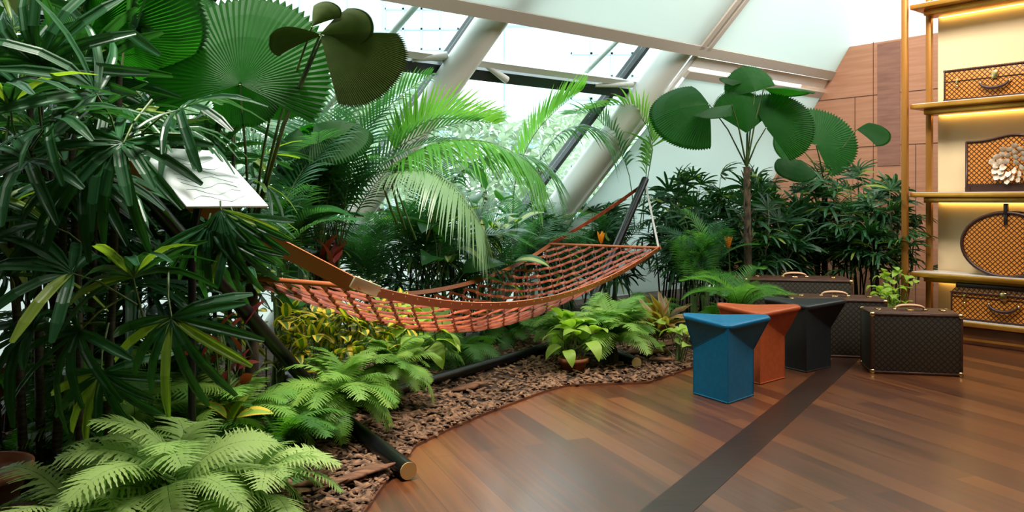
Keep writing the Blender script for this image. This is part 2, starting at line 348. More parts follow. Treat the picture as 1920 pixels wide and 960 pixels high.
# ------------------------------------------------------------------ outside
og = MB(); og.add([(-200, 8, -1.2), (260, 8, -1.2), (260, 60, -1.2), (-200, 60, -1.2)], [(0, 1, 2, 3)])
og.v = [(-260, 3, -.6), (300, 30, -.6), (300, 75, -.6), (-260, 75, -.6)]; og.f = [(0, 1, 2, 3)]
GR = nz(mat('outdoor_ground', (.5, .5, .45), .9), (.40, .46, .34), (.62, .62, .56), .15)
og.v = [tuple(B0+HV*a+GV*b+V((0, 0, -.25))) for a, b in ((-60, .3), (60, .3), (60, 45), (-60, 45))]
struct('ground', og, GR)
sea = MB(); sea.v = [tuple(B0+HV*a+GV*b+V((0, 0, -.6))) for a, b in ((-300, 45), (400, 45), (400, 420), (-300, 420))]; sea.f = [(0, 1, 2, 3)]; sea.m = [0]; sea.sm = [False]
struct('sea', sea, mat('sea_water', (.22, .42, .50), .25))
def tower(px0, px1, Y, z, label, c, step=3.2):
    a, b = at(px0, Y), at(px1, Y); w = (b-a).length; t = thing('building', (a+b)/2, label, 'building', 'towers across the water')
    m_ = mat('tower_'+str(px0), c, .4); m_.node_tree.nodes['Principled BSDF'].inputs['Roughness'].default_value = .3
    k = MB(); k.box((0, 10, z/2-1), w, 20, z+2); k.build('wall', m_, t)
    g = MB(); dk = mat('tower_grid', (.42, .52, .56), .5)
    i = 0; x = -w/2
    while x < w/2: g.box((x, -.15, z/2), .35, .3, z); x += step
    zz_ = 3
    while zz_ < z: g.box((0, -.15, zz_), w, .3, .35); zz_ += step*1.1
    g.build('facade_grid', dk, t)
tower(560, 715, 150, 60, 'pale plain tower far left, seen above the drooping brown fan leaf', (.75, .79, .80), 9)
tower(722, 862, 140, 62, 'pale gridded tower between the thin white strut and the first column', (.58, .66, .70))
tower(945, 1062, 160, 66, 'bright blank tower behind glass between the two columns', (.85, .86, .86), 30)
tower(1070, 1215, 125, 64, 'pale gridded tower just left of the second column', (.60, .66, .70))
brd = MB(); A_, B_ = at(560, 46, 5.4), at(1300, 60, 4.6)
br_t = thing('footbridge', (A_+B_)/2, 'white lattice footbridge over the water between the columns', 'bridge')
dk_ = MB(); dk_.box(((B_+A_)/2), (B_-A_).length, 3, .5, ((B_-A_).normalized(), V((0, 0, 1)).cross((B_-A_).normalized()), V((0, 0, 1)))); rel(dk_, (A_+B_)/2).build('deck', mat('bridge_blue', (.30, .48, .56), .5), br_t)
lt = MB()
for i in range(28):
    p = A_.lerp(B_, i/28); q = A_.lerp(B_, (i+1)/28)
    lt.tube([p, q+V((0, 0, 2.6))], .09, 5); lt.tube([p+V((0, 0, 2.6)), q], .09, 5); lt.tube([p+V((0, 0, 2.6)), q+V((0, 0, 2.6))], .09, 5)
    if i % 4 == 0: lt.tube([p-V((0, 0, 5.6)), p], .2, 6)
rel(lt, (A_+B_)/2).build('lattice', mat('bridge_white', (.8, .82, .82), .5), br_t)

def strip_leaf(mb, base, d, side, L, w, droop, n=4, mi=0, fold=0, prof=None):
    pts = []; ws = []
    prof = prof or (lambda s: sin(pi*min(1, .12+.88*s))**.6 if s < 1 else 0.02)
    for i in range(n+1):
        s = i/n; pts.append(base+d*(L*s)+V((0, 0, -droop*L*s*s))); ws.append(w*prof(s))
    mb.strip(pts, side, ws, mi, fold)

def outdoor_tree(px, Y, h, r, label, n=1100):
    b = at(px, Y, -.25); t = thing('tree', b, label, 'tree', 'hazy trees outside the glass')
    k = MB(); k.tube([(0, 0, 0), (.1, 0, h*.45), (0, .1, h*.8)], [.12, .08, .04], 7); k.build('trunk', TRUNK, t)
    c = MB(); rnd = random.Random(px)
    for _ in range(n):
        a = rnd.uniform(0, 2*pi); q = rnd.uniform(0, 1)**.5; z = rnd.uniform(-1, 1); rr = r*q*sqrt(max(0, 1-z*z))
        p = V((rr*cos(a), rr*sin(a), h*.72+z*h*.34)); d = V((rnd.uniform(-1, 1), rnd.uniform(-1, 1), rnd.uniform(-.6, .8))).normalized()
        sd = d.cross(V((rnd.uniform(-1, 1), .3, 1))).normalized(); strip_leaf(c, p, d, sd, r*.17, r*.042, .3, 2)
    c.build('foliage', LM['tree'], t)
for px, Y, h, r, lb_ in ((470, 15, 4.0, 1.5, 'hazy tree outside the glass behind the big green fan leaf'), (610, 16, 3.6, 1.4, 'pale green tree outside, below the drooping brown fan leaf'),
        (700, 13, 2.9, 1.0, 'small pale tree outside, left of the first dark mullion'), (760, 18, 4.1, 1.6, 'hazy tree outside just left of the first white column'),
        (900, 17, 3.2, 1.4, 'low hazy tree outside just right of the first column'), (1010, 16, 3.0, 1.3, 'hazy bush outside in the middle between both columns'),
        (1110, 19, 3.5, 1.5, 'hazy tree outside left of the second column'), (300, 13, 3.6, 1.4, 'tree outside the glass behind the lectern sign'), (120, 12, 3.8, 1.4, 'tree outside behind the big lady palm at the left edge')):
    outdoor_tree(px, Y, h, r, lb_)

# ------------------------------------------------------------------ planting bed
E = [G(600, 1060), G(650, 1000), G(690, 945), G(735, 882), G(775, 838), G(835, 808), G(900, 780), G(1019, 735), G(1062, 724), G(1212, 719), G(1297, 690), G(1400, 645), G(1560, 612), G(1690, 590)]
E = [V((-1.35, 1.2, 0))]+E
def ecurve(u):
    x = u*(len(E)-1); i = min(int(x), len(E)-2); return E[i].lerp(E[i+1], x-i)
def bedpt(u, v):
    a = ecurve(u); s = -11.5+u*12.6; b = B0+HV*s-GV*.02
    if u > .9: b = b.lerp(wallpt(1690, 400)*1.0, (u-.9)/.1*.55); b.z = 0
    p = a.lerp(b, v); h = .010+.022*min(1, v*5)+.015*mnoise.noise(p*3)*min(1, v*8); p.z = h; return p
bd = MB(); nu, nv_ = 90, 30
bd.add([bedpt(i/nu, (j/nv_)**1.6) for i in range(nu+1) for j in range(nv_+1)], [(i*(nv_+1)+j, (i+1)*(nv_+1)+j, (i+1)*(nv_+1)+j+1, i*(nv_+1)+j+1) for i in range(nu) for j in range(nv_)], 0, True)
struct('planting_bed', bd, SOIL)
ed = MB()
for i in range(1, len(E)-1):
    a, b = E[i], E[i+1]; d = (b-a).normalized(); ed.box((a+b)/2+V((0, 0, .008)), (b-a).length+.01, .035, .016, (d, V((0, 0, 1)).cross(d), V((0, 0, 1))))
struct('trim_14', ed, nz(mat('edge_batten', (.12, .04, .015), .5), (.08, .026, .010), (.15, .055, .02), 5))
ch = MB(); rnd = random.Random(3)
for i in range(9000):
    u = rnd.uniform(.05, .97); v = rnd.uniform(0, 1)**1.7*.55; p = bedpt(u, v); s = rnd.uniform(.010, .034)*(1.6 if rnd.random() < .10 else 1)
    a = rnd.uniform(0, 2*pi); tl = rnd.uniform(-.5, .5); d = V((cos(a)*cos(tl), sin(a)*cos(tl), sin(tl))); q = d.cross(V((0, 0, 1))).normalized(); n_ = q.cross(d)
    w = s*rnd.uniform(.3, .6); h = s*.18; c = p+V((0, 0, rnd.uniform(.004, .022)))
    vv = [c+d*s*x+q*w*y+n_*h*z for x, y, z in ((-1, -.6, 0), (.7, -1, 0), (1, .5, .4), (-.5, 1, 0), (-.8, -.4, 1), (.6, -.7, 1.2), (.8, .3, 1.3), (-.4, .7, 1))]
    ch.add(vv, [(0, 3, 2, 1), (4, 5, 6, 7), (0, 1, 5, 4), (1, 2, 6, 5), (2, 3, 7, 6), (3, 0, 4, 7)])
tag(ch.build('bark_mulch', CHIPS), 'loose brown bark chips covering the curved planting bed', 'mulch', kind='stuff')
def bark(px, py, L, r, ang, lab):
    g = G(px, py); t = MB(); d = V((cos(ang), sin(ang), .04)); rr = random.Random(px); pts = []
    for i in range(7): pts.append(V((0, 0, .03))+d*(L*(i/6-.5))+V((rr.uniform(-.01, .01), rr.uniform(-.01, .01), rr.uniform(0, .015))))
    t.tube(pts, [r*.25, r*.8, r, r*1.1, r*.9, r*.7, r*.2], 7, flat=(.55, 1.5)); o = t.build('bark_piece', BARK); o.location = g+V((0, 0, .02)); tag(o, lab, 'bark', 'large bark pieces on the bed')
bark(668, 915, .42, .022, .75, 'long curled bark strip lying behind the gold capped foot bar'); bark(700, 900, .2, .02, .3, 'short bark piece between the foot bar and the long strip')
bark(1215, 672, .42, .035, .2, 'thick bark slab lying left of the blue stool'); bark(1262, 655, .3, .03, .5, 'bark slab leaning near the lime leaves beside the blue stool')
bark(1240, 688, .2, .025, -.3, 'small bark slab close to the bed edge by the blue stool'); bark(880, 740, .3, .03, .6, 'flat bark piece in front of the hammock stand beam')
bark(600, 930, .25, .02, .2, 'bark piece at the lower edge beside the pale foreground fern')

# ------------------------------------------------------------------ leaf meshes
UP = V((0, 0, 1))
def blunt(s): return .35+.65*min(1, s*4) if s < .8 else (1-.55*(s-.8)/.2)
def fan_mesh(k, mats, n=None, L=.35, w=.019, pet=.22, spread=1.75):
    rd = random.Random(100+k); m = MB(); n = n or rd.randint(8, 11)
    m.tube([V((0, 0, 0)), V((0, pet*.6, pet*.25)), V((0, pet, pet*.28))], [.005, .004, .003], 5, 1)
    hub = V((0, pet, pet*.28))
    for i in range(n):
        a = -spread+2*spread*i/(n-1)+rd.uniform(-.08, .08); l = L*(1-.22*abs(a)/spread)*rd.uniform(.88, 1.1); dr = rd.uniform(.25, .95)
        d = V((sin(a), cos(a), .25+rd.uniform(-.05, .15))).normalized(); sd = V((cos(a), -sin(a), rd.uniform(-.2, .2))).normalized()
        mi = 0 if (len(mats) < 3 or rd.random() > .08) else 2
        pts = [hub+d*(l*s)+V((0, 0, -dr*l*s**2.2)) for s in (0, .12, .35, .6, .82, 1)]
        m.strip(pts, sd, [w*blunt(s)*rd.uniform(.95, 1.05) for s in (0, .12, .35, .6, .82, 1)], mi, .4, ribs=True)
    return m.mesh('fan_leaf', mats)
RH = [fan_mesh(k, [LM['rhapis'], GSTEM, LM['rhapis_var']]) for k in range(7)]
RHN = [fan_mesh(20+k, [LM['rhapis'], GSTEM, LM['rhapis_var']], L=.26, w=.013, n=10) for k in range(5)]

def build_frond(m, pts, n, ll, w, vee=.35, droop=.4, fwd=.5, mi=0, mr=1, rr=.006, seg=4, start=.15, twist=0, teeth=False, rd=random, spin=0):
    """pinnate frond along the curve pts: rachis tube and paired leaflets"""
    def C(t):
        x = t*(len(pts)-1); i = min(int(x), len(pts)-2); f = x-i
        p0, p1, p2, p3 = pts[max(i-1, 0)], pts[i], pts[i+1], pts[min(i+2, len(pts)-1)]
        return .5*((2*p1)+(p2-p0)*f+(2*p0-5*p1+4*p2-p3)*f*f+(3*p1-p0-3*p2+p3)*f**3)
    K = 12; m.tube([C(i/K) for i in range(K+1)], [rr*(1-.8*i/K) for i in range(K+1)], 5, mr)
    for i in range(n):
        t = start+(1-start)*(i+.5)/n; p = C(t); T = (C(min(1, t+.02))-C(max(0, t-.02))).normalized()
        S = T.cross(UP); S = S.normalized() if S.length > .05 else V((1, 0, 0)); S = Matrix.Rotation(spin, 3, T) @ S
        Nn = S.cross(T).normalized(); x = (t-start)/(1-start); l = ll*(.55+.75*sin(pi*min(1, x*.92+.08))**.8)*(1 if x < .85 else 1-.5*(x-.85)/.15)
        for sg in (-1, 1):
            f = fwd+.5*x; d = (S*sg+T*f+Nn*vee+V((rd.uniform(-.06, .06),)*3)).normalized(); L = l*rd.uniform(.9, 1.08)
            wdir = (T-d*T.dot(d)).normalized(); dr = droop*rd.uniform(.8, 1.2); P_ = []; Wd = []
            for j in range(seg+1):
                s = j/seg; P_.append(p+d*(L*s)+V((0, 0, -dr*L*s*s)))
                q = w*(.35+.65*min(1, s*3.5))*(1-max(0, s-.35)/.65)**.8
                if teeth: q = w*(1-s*.85)*(1 if j % 2 else .55)
                Wd.append(max(q, .0006))
            m.strip(P_, wdir, Wd, mi)
def arc(L, e0, e1, n=6):
    pts = [V((0, 0, 0))]
    for i in range(n):
        e = e0+(e1-e0)*(i/(n-1))**1.1; pts.append(pts[-1]+V((0, cos(e), sin(e)))*(L/n))
    return pts
def frond_mesh(k, mats, L, e0, e1, n, ll, w, **kw):
    m = MB(); build_frond(m, arc(L, e0, e1), n, ll, w, rd=random.Random(k), **kw); return m.mesh('frond', mats)
PALM = [frond_mesh(k, [LM['palm'], GSTEM], 1.25, R(86-3*k), R(38-18*k), 34, .25, .009, start=.3, droop=.3) for k in range(4)]
PALMB = [frond_mesh(10+k, [LM['palm_bright'], GSTEM], 1.15, R(84), R(30-15*k), 32, .25, .009, start=.3, vee=.5) for k in range(3)]
FERN = {q: [frond_mesh(30+k, [LM[q], GSTEM], .5, R(62-8*k), R(-25-8*k), 26, .088, .0125, start=.12, vee=.12, droop=.25, fwd=.15, rr=.0025, seg=7, teeth=True) for k in range(4)] for q in ('fern_pale', 'fern', 'fern_dark')}
CYC = [frond_mesh(50+k, [LM['palm_bright'], GSTEM], .85, R(70-10*k), R(-30), 44, .13, .0055, start=.15, vee=.5, droop=.1, fwd=.5) for k in range(3)]

def licuala_mesh(k, mats, Rr=1.0, spread=2.75, pl=54, cup=.12, droop=.25, amp=.0075, fold=0):
    """round pleated leaf; hub at origin, tip along +Y, normal +Z"""
    m = MB(); rd = random.Random(k); N_ = pl*2; rows = [0.02, .25, .5, .75, .93, 1.0]; vv = []
    for i in range(N_+1):
        a = -spread+2*spread*i/N_
        edge = 1-.16*(abs(a)/spread)**3+.03*sin(a*3+k)
        for r in rows:
            rr = r*edge
            if r == 1.0: rr = edge*(1.0 if i % 2 else .935)
            z = (1 if i % 2 else -1)*amp*min(1, r*1.3)+cup*r*r*cos(a*2)*-.6-droop*r*r*r*(.6+.4*cos(a))-fold*abs(sin(a))*r
            vv.append(V((sin(a)*rr, cos(a)*rr, z))*Rr)
    K = len(rows); m.add(vv, [(i*K+j, (i+1)*K+j, (i+1)*K+j+1, i*K+j+1) for i in range(N_) for j in range(K-1)], 0, False)
    return m.mesh('fan_leaf', mats)
LIC = [licuala_mesh(k, [LM['licuala']], droop=d_, fold=f_, spread=s_) for k, (d_, f_, s_) in enumerate(((.12, .05, 2.0), (.30, .15, 1.45), (.45, .35, 1.9), (.12, .12, .95)))]
LICO = [licuala_mesh(10+k, [LM['licuala_old']], droop=d_, fold=f_, spread=s_) for k, (d_, f_, s_) in enumerate(((.10, .05, .72), (.08, .25, .45)))]

def broad_mesh(k, mats, L=.35, w=.085, pet=.15, droop=.5, centre=True, tip=1.0, wave=0):
    m = MB(); rd = random.Random(k); m.tube([V((0, 0, 0)), V((0, pet*.5, pet*.6)), V((0, pet*.75, pet))], [.005, .004, .003], 5, 2 if len(mats) > 2 else 0)
    b = V((0, pet*.75, pet)); n = 9; vv = []
    for i in range(n+1):
        s = i/n; e = .5-droop*1.3*s; p = b+V((0, L*s*cos(e*.8), L*(.45*s-droop*s*s))); q = w*(sin(pi*s**.75)**.75)+.001
        for x, z in ((-1, .18), (-.45, .10), (0, 0), (.45, .10), (1, .18)): vv.append(p+V((x*q, 0, z*q+wave*sin(s*14+x)*q)))
    for i in range(n):
        for j in range(4): m.add([], []) if False else None
    ff = [(i*5+j, i*5+j+1, (i+1)*5+j+1, (i+1)*5+j) for i in range(n) for j in (0, 3)]; fc = [(i*5+j, i*5+j+1, (i+1)*5+j+1, (i+1)*5+j) for i in range(n) for j in (1, 2)]
    base = len(m.v); m.v += [tuple(p) for p in vv]
    for f in ff: m.f.append(tuple(q+base for q in f)); m.m.append(0); m.sm.append(True)
    for f in fc: m.f.append(tuple(q+base for q in f)); m.m.append(1 if centre and len(mats) > 1 else 0); m.sm.append(True)
    return m.mesh('leaf', mats)
DIEF = [broad_mesh(k, [LM['broad'], LM['broad_c'], GSTEM], .34, .085, .2, .45+.15*k) for k in range(3)]
DARKB = [broad_mesh(5+k, [LM['broad'], LM['broad'], GSTEM], .42, .10, .25, .4+.15*k) for k in range(3)]
LIME = [broad_mesh(9+k, [LM['lime'], LM['lime'], GSTEM], .17, .052, .12, .6+.2*k) for k in range(3)]
CROT = [broad_mesh(14+k, [LM['croton'], LM['croton_y'], GSTEM], .13, .030, .03, .3+.2*k) for k in range(3)]
CROTY = [broad_mesh(18+k, [LM['croton_y'], LM['croton'], GSTEM], .12, .028, .03, .3+.2*k) for k in range(3)]
BROM = [broad_mesh(22+k, [LM['brom'], LM['brom_red'], GSTEM], .42, .045, .02, .2+.2*k, wave=.25) for k in range(3)]
YEL = [broad_mesh(26+k, [LM['croton_y'], LM['lime'], GSTEM], .20, .055, .15, .4+.2*k) for k in range(2)]
REDL = [broad_mesh(29+k, [LM['red'], LM['red'], GSTEM], .2, .035, .06, .3+.2*k) for k in range(2)]

def pose(loc, yaw=0, tilt=0, roll=0, s=1): return Matrix.Translation(loc) @ Matrix.Rotation(yaw, 4, 'Z') @ Matrix.Rotation(tilt, 4, 'X') @ Matrix.Rotation(roll, 4, 'Y') @ Matrix.Scale(s, 4)
def frame(loc, tip, nrm, s):
    y = V(tip).normalized(); z = V(nrm); z = (z-y*z.dot(y)).normalized(); x = y.cross(z)
    M = Matrix((x, y, z)).transposed().to_4x4() @ Matrix.Scale(s, 4); M.translation = loc; return M

# ------------------------------------------------------------------ plant builders
def lady_palm(px, Y, h, canes, per, label, rad=.22, s=1.0, protos=RH, seed=1, zmin=.35, group='lady palms', cane_r=.012, x=None):
    b = at(px, Y); rd = random.Random(seed); t = thing('lady_palm', b, label, 'palm', group)
    left = 96-canes
    for i in range(canes):
        a = rd.uniform(0, 2*pi); r = rad*sqrt(rd.random()); hh = h*rd.uniform(.62, 1.0); p0 = V((r*cos(a), r*sin(a), .0)); p1 = p0+V((rd.uniform(-.12, .12), rd.uniform(-.10, .10), hh))
        m = MB(); m.tube([p0, p0.lerp(p1, .5)+V((.01, 0, 0)), p1], [cane_r, cane_r*.9, cane_r*.7], 7); m.build('cane', STEM, t)
        for j in range(per):
            if left <= 0: break
            left -= 1; f = 1-(j/per)**1.1*(1-zmin); p = p0.lerp(p1, min(1, f*rd.uniform(.95, 1.02)))
            inst('fan_leaf', rd.choice(protos), t, pose(p, rd.uniform(0, 2*pi), R(rd.uniform(-10, 50) if j else 62), rd.uniform(-.3, .3), s*rd.uniform(.8, 1.15)))
    return t
def palm(px, Y, nf, label, protos=PALM, s=1.0, stems=3, sh=.5, seed=1, group='feather palms', tilt=(-12, 18), front=0):
    b = at(px, Y); rd = random.Random(seed); t = thing('feather_palm', b, label, 'palm', group)
    st = [V((rd.uniform(-.12, .12), rd.uniform(-.1, .1), 0)) for _ in range(stems)]
    for q in st: m = MB(); m.tube([q, q+V((rd.uniform(-.06, .06), 0, sh*s))], [.022, .016], 7); m.build('stem', GSTEM, t)
    for i in range(nf):
        q = st[i % stems]; yaw = 2*pi*i/nf+rd.uniform(-.3, .3); tl = rd.uniform(*tilt); sc_ = s*rd.uniform(.82, 1.1)
        if cos(yaw) < -.1: sc_ *= .72; tl = max(tl, 0)+14
        inst('frond', rd.choice(protos), t, pose(q+V((0, 0, sh*s*.95)), yaw, R(tl), rd.uniform(-.25, .25), sc_))
    return t
def fern(px, Y, nf, label, q='fern', s=1.0, z=.06, seed=1, group='ferns', tilt=(-25, 30)):
    b = at(px, Y); rd = random.Random(seed); t = thing('fern', b, label, 'fern', group)
    m = MB(); m.lathe((0, 0, 0), [(.05*s, 0), (.045*s, z*.6), (.02*s, z+.01), (0.001, z+.015)], 9); m.build('crown', TRUNK, t)
    for i in range(nf): inst('frond', rd.choice(FERN[q]), t, pose(V((0, 0, z)), 2.4*i+rd.uniform(-.3, .3), R(rd.uniform(*tilt)), rd.uniform(-.4, .4), s*rd.uniform(.75, 1.15)))
    return t
def leafy(name, px, Y, n, protos, label, cat, s=1.0, z0=.03, z1=.3, spread=.05, seed=1, group=None, tilt=(-20, 50), stem=True, mat_=None, pot=False):
    b = at(px, Y); rd = random.Random(seed); t = thing(name, b, label, cat, group)
    if stem:
        for k in range(5):
            m = MB(); q = V((rd.uniform(-spread, spread), rd.uniform(-spread, spread), z1*rd.uniform(.7, 1))); m.tube([V((q.x*.15, q.y*.15, 0)), V((q.x*.6, q.y*.6, q.z*.5)), q], [.009, .006, .004], 6); m.build('stem', GSTEM, t)
    for i in range(n):
        p = V((rd.uniform(-spread, spread), rd.uniform(-spread, spread), z0+(z1-z0)*rd.random()**.8))
        inst('leaf', rd.choice(protos), t, pose(p, 2.4*i+rd.uniform(-.4, .4), R(rd.uniform(*tilt)), rd.uniform(-.4, .4), s*rd.uniform(.75, 1.15)))
    if pot: m = MB(); m.lathe((0, 0, .0), [(.001, .01), (.08, .01), (.10, .09), (.115, .09), (.115, .12), (.10, .12), (.095, .10), (.001, .10)], 22); m.build('pot', TERRA, t)
    return t

# ------------------------------------------------------------------ left plants
RHS = [fan_mesh(40+k, [LM['rhapis'], GSTEM, LM['rhapis_var']], pet=.05, spread=1.0, n=8) for k in range(6)]
def hero_fans(t, base, lst, protos=RH, pet=.22):
    for px, py, Y, tx, tz, ty, s, k in lst:       # hub position in the bed, leaf direction
        hub = P(px, py, Y); tip = V((tx, ty, tz)).normalized(); nrm = V((0, -.55, 1)) if abs(tz) < .75 else V((0, -1, .1))
        M = frame(hub-base, tip, nrm, s); off = M.to_3x3() @ V((0, pet, pet*.28)); M.translation = hub-base-off; inst('fan_leaf', protos[k % len(protos)], t, M)
t = lady_palm(120, 3.55, 2.0, 9, 4, 'very large dark lady palm with broad strap leaves left of the lectern sign', rad=.30, s=1.15, seed=4, zmin=.4, group='foreground lady palms', cane_r=.020)
hero_fans(t, t.location, [(232, 268, 2.95, -.12, -.85, -.45, 1.1, 0), (225, 262, 3.0, -.8, -.35, -.4, 1.1, 1), (134, 512, 2.9, -.9, .3, -.3, 1.1, 2), (322, 596, 3.0, .3, -.8, -.3, 1.0, 3),
    (180, 175, 3.0, -.3, .6, -.3, 1.15, 4), (75, 120, 3.0, .2, .9, -.1, 1.2, 5), (55, 300, 2.9, -.6, -.4, -.5, 1.1, 0),
    (340, 205, 3.05, .85, .1, -.3, 1.0, 1), (250, 520, 3.05, .2, .5, -.6, 1.0, 3), (150, 620, 2.95, -.5, -.7, -.3, 1.0, 4),
    (60, 620, 3.0, -.9, -.3, -.1, 1.1, 5), (190, 700, 3.1, .1, -.9, -.2, .9, 6), (110, 230, 2.9, .8, .15, -.4, 1.0, 1), (20, 200, 2.9, .3, .3, -.5, 1.1, 3),
    (160, 330, 3.0, .4, -.5, -.5, 1.0, 5), (90, 420, 3.05, -.6, .3, -.3, .9, 6)])
lady_palm(10, 4.3, 2.0, 7, 6, 'lady palm at the far left edge behind the largest one', seed=5, group='foreground lady palms', s=1.0)
t = lady_palm(262, 4.3, 1.9, 5, 9, 'lady palm standing directly behind the lectern sign', seed=6, group='foreground lady palms', s=1.0, zmin=.3)
t = lady_palm(395, 4.55, 1.75, 6, 6, 'lady palm behind the raking black hammock pole', seed=7, group='foreground lady palms', s=.95, zmin=.25)
hero_fans(t, t.location, [(415, 395, 3.3, .25, -.9, -.2, .9, 1), (440, 405, 3.35, .45, -.8, -.1, .85, 4), (390, 420, 3.3, -.1, -.95, -.1, .9, 5), (430, 450, 3.3, .25, -.8, -.1, .8, 2)], RHS, .05)
lady_palm(70, 5.0, 1.7, 6, 6, 'lady palm deep at the left against the glass', seed=8, group='foreground lady palms')

def licuala(px, Y, h, label, leaves, seed=1, r=.035, group='fan palms'):
    b = at(px, Y); t = thing('fan_palm', b, label, 'palm', group); rd = random.Random(seed)
    tk = MB(); tk.tube([V((0, 0, 0)), V((.01, 0, h*.5)), V((0, 0, h))], [r*1.1, r, r*.85], 12)
    for i in range(14): a = i*2.4; z = h*(.55+.45*i/14); tk.tube([V((cos(a)*r*.8, sin(a)*r*.8, z)), V((cos(a)*r*1.9, sin(a)*r*1.9, z+.07))], [.010, .003], 5)
    tk.build('trunk', TRUNK, t)
    for (hx, hy, HYd, tip, nrm, s, me) in leaves:
        hub = P(hx, hy, HYd)-b; pt = MB(); topv = V((0, 0, h)); mid = topv.lerp(hub, .5)+V((0, 0, .08*(hub-topv).length)); pt.tube([topv, mid, hub], [.009, .007, .005], 6); pt.build('leaf_stalk', GSTEM, t)
        inst('fan_leaf', me, t, frame(hub, tip, nrm, s))
    return t
licuala(470, 4.35, 1.05, 'tall fan palm with giant pleated leaves above the lectern sign', [
    (450, 158, 3.85, (.06, .1, 1), (.1, -1, -.12), .48, LIC[0]), (165, 55, 3.55, (1, .1, -.02), (.1, -.70, -.7), .47, LIC[1]), (150, 70, 3.95, (-.5, .1, .6), (.1, -1, .2), .25, LIC[0]),
    (600, 66, 3.72, (.84, -.1, -.52), (.2, -1, .25), .42, LICO[0]), (606, 66, 3.72, (-1, 0, .08), (-.1, -.8, .55), .27, LICO[1]), (600, 64, 3.74, (.8, .1, .35), (-.3, -.8, .5), .26, LICO[0]), (585, 50, 3.78, (.5, .2, .8), (-.3, -.8, .3), .17, LICO[0]),
    (450, 152, 3.95, (.1, -.3, -.9), (0, -1, .4), .20, LIC[2]), (520, 150, 4.05, (.6, .1, -.5), (.1, -1, .2), .2, LIC[1]), (300, 60, 4.2, (-.1, .3, .9), (.1, -1, .1), .36, LIC[1]), (25, 45, 3.7, (-.2, .1, .9), (.2, -1, .1), .26, LICO[0])], 3)
licuala(600, 5.5, .95, 'small fan palm behind the strapped hammock end near the glass', [
    (590, 232, 5.3, (.9, .1, .25), (-.1, -.5, 1), .34, LIC[2]), (560, 240, 5.3, (-.6, .1, -.3), (0, -.6, 1), .28, LIC[2]), (640, 245, 5.4, (.6, -.1, -.2), (.1, -.6, .9), .22, LIC[3])], 5, r=.02)

# lectern sign on a black pole
so = V((-1.40, 3.5, 0)); sg = thing('lectern_sign', so, 'tilted white sign board on a thin black pole among the left plants', 'sign')
BL = P(350, 389, 3.35)-so; dd = V((.235, .35, 0)); ss = P(257, 276, 3.55)-so-BL; nn = dd.cross(ss).normalized()
if nn.y > 0: nn = -nn
pl_ = MB(); pl_.box(BL+dd/2+ss/2, dd.length, ss.length, .012, (dd.normalized(), ss.normalized(), nn), 0, .003); pl_.build('board', nz(mat('sign_white', (.78, .82, .82), .35), (.52, .60, .60), (.66, .71, .71), 3), sg)
ln = MB(); rd = random.Random(2)
for i in range(7):
    a = .12+.11*i; pts = [BL+dd*(.15+.65*k/6)+ss*(a+.05*sin(k*1.3+i))+nn*.0075 for k in range(7)]; ln.tube(pts, .0012, 4)
ln.build('sketch_lines', mat('faint_print', (.40, .50, .50), .6), sg)
pm = MB(); q = BL+dd*.35+ss*.3-nn*.012; pm.tube([V((0, 0, 0)), V((0, 0, 1.12)), V((0.01, .01, 1.17)), q], .017, 10); pm.build('pole', BLACK, sg)
bs = MB(); bs.lathe((0, 0, 0), [(.001, .012), (.15, .012), (.15, 0), (.001, 0)], 28); bs.build('base_plate', BLACK, sg)

# ------------------------------------------------------------------ hammock and stand
J = V((-1.03, 4.55, .075)); Rr_ = V((.55, 6.85, .085)); AL = V((-1.729, 3.39, 1.453)); AR = V((1.35, 8.1, 1.44))
hs = thing('hammock_stand', (J+Rr_)/2*1.0-V((0, 0, .045)), 'black tubular hammock stand with gold capped foot bars', 'hammock stand'); ho = hs.location.copy()
m = MB(); m.tube([J, Rr_], .035, 14); rel(m, ho).build('ground_beam', BLACK, hs)
def foot(a, b):
    m = MB(); m.tube([a, b], .042, 16); o = rel(m, ho).build('foot_bar', BLACK, hs); d = (a-b).normalized(); c_ = MB(); c_.tube([a-d*.001, a+d*.006], .040, 16); rel(c_, ho).build('end_cap', mat('dull_gold_cap', (.62, .45, .18), .4, .3), o)
FL_ = V((-.47, 3.62, .045)); foot(FL_, J+(J-FL_)*.8); FR_ = V((.925, 5.95, .06)); foot(FR_, Rr_+(Rr_-FR_)*.8)
for a, b in ((J, AL), (Rr_, AR)):
    m = MB(); m.tube([a, b+V((0, 0, .04))], .037, 14); rel(m, ho).build('raking_pole', BLACK, hs)
hm = thing('hammock', (ho.x, ho.y, 0), 'woven rust leather hammock slung between the black raking poles', 'hammock'); hmo = V((ho.x, ho.y, 0))
LN, LF, RN, RF = V((-.75, 3.88, .849)), V((-1.66, 4.48, .849)), V((1.285, 7.01, .849)), V((.37, 7.61, .849))
def hpt(u, v):      # v 0 near edge .. 1 far edge
    a = LN.lerp(LF, v); b = RN.lerp(RF, v); p = a.lerp(b, u); w = 4*u*(1-u); x = 2*v-1
    p.z = .849-.262*w-.22*w*(1-x*x)
    pinch = .10*w; c_ = hc(u); p2 = V((c_.x+(p.x-c_.x)*(1-pinch), c_.y+(p.y-c_.y)*(1-pinch), p.z)); return p2
def hc(u): return LN.lerp(LF, .5).lerp(RN.lerp(RF, .5), u)
net = MB(); NU, NV = 40, 15
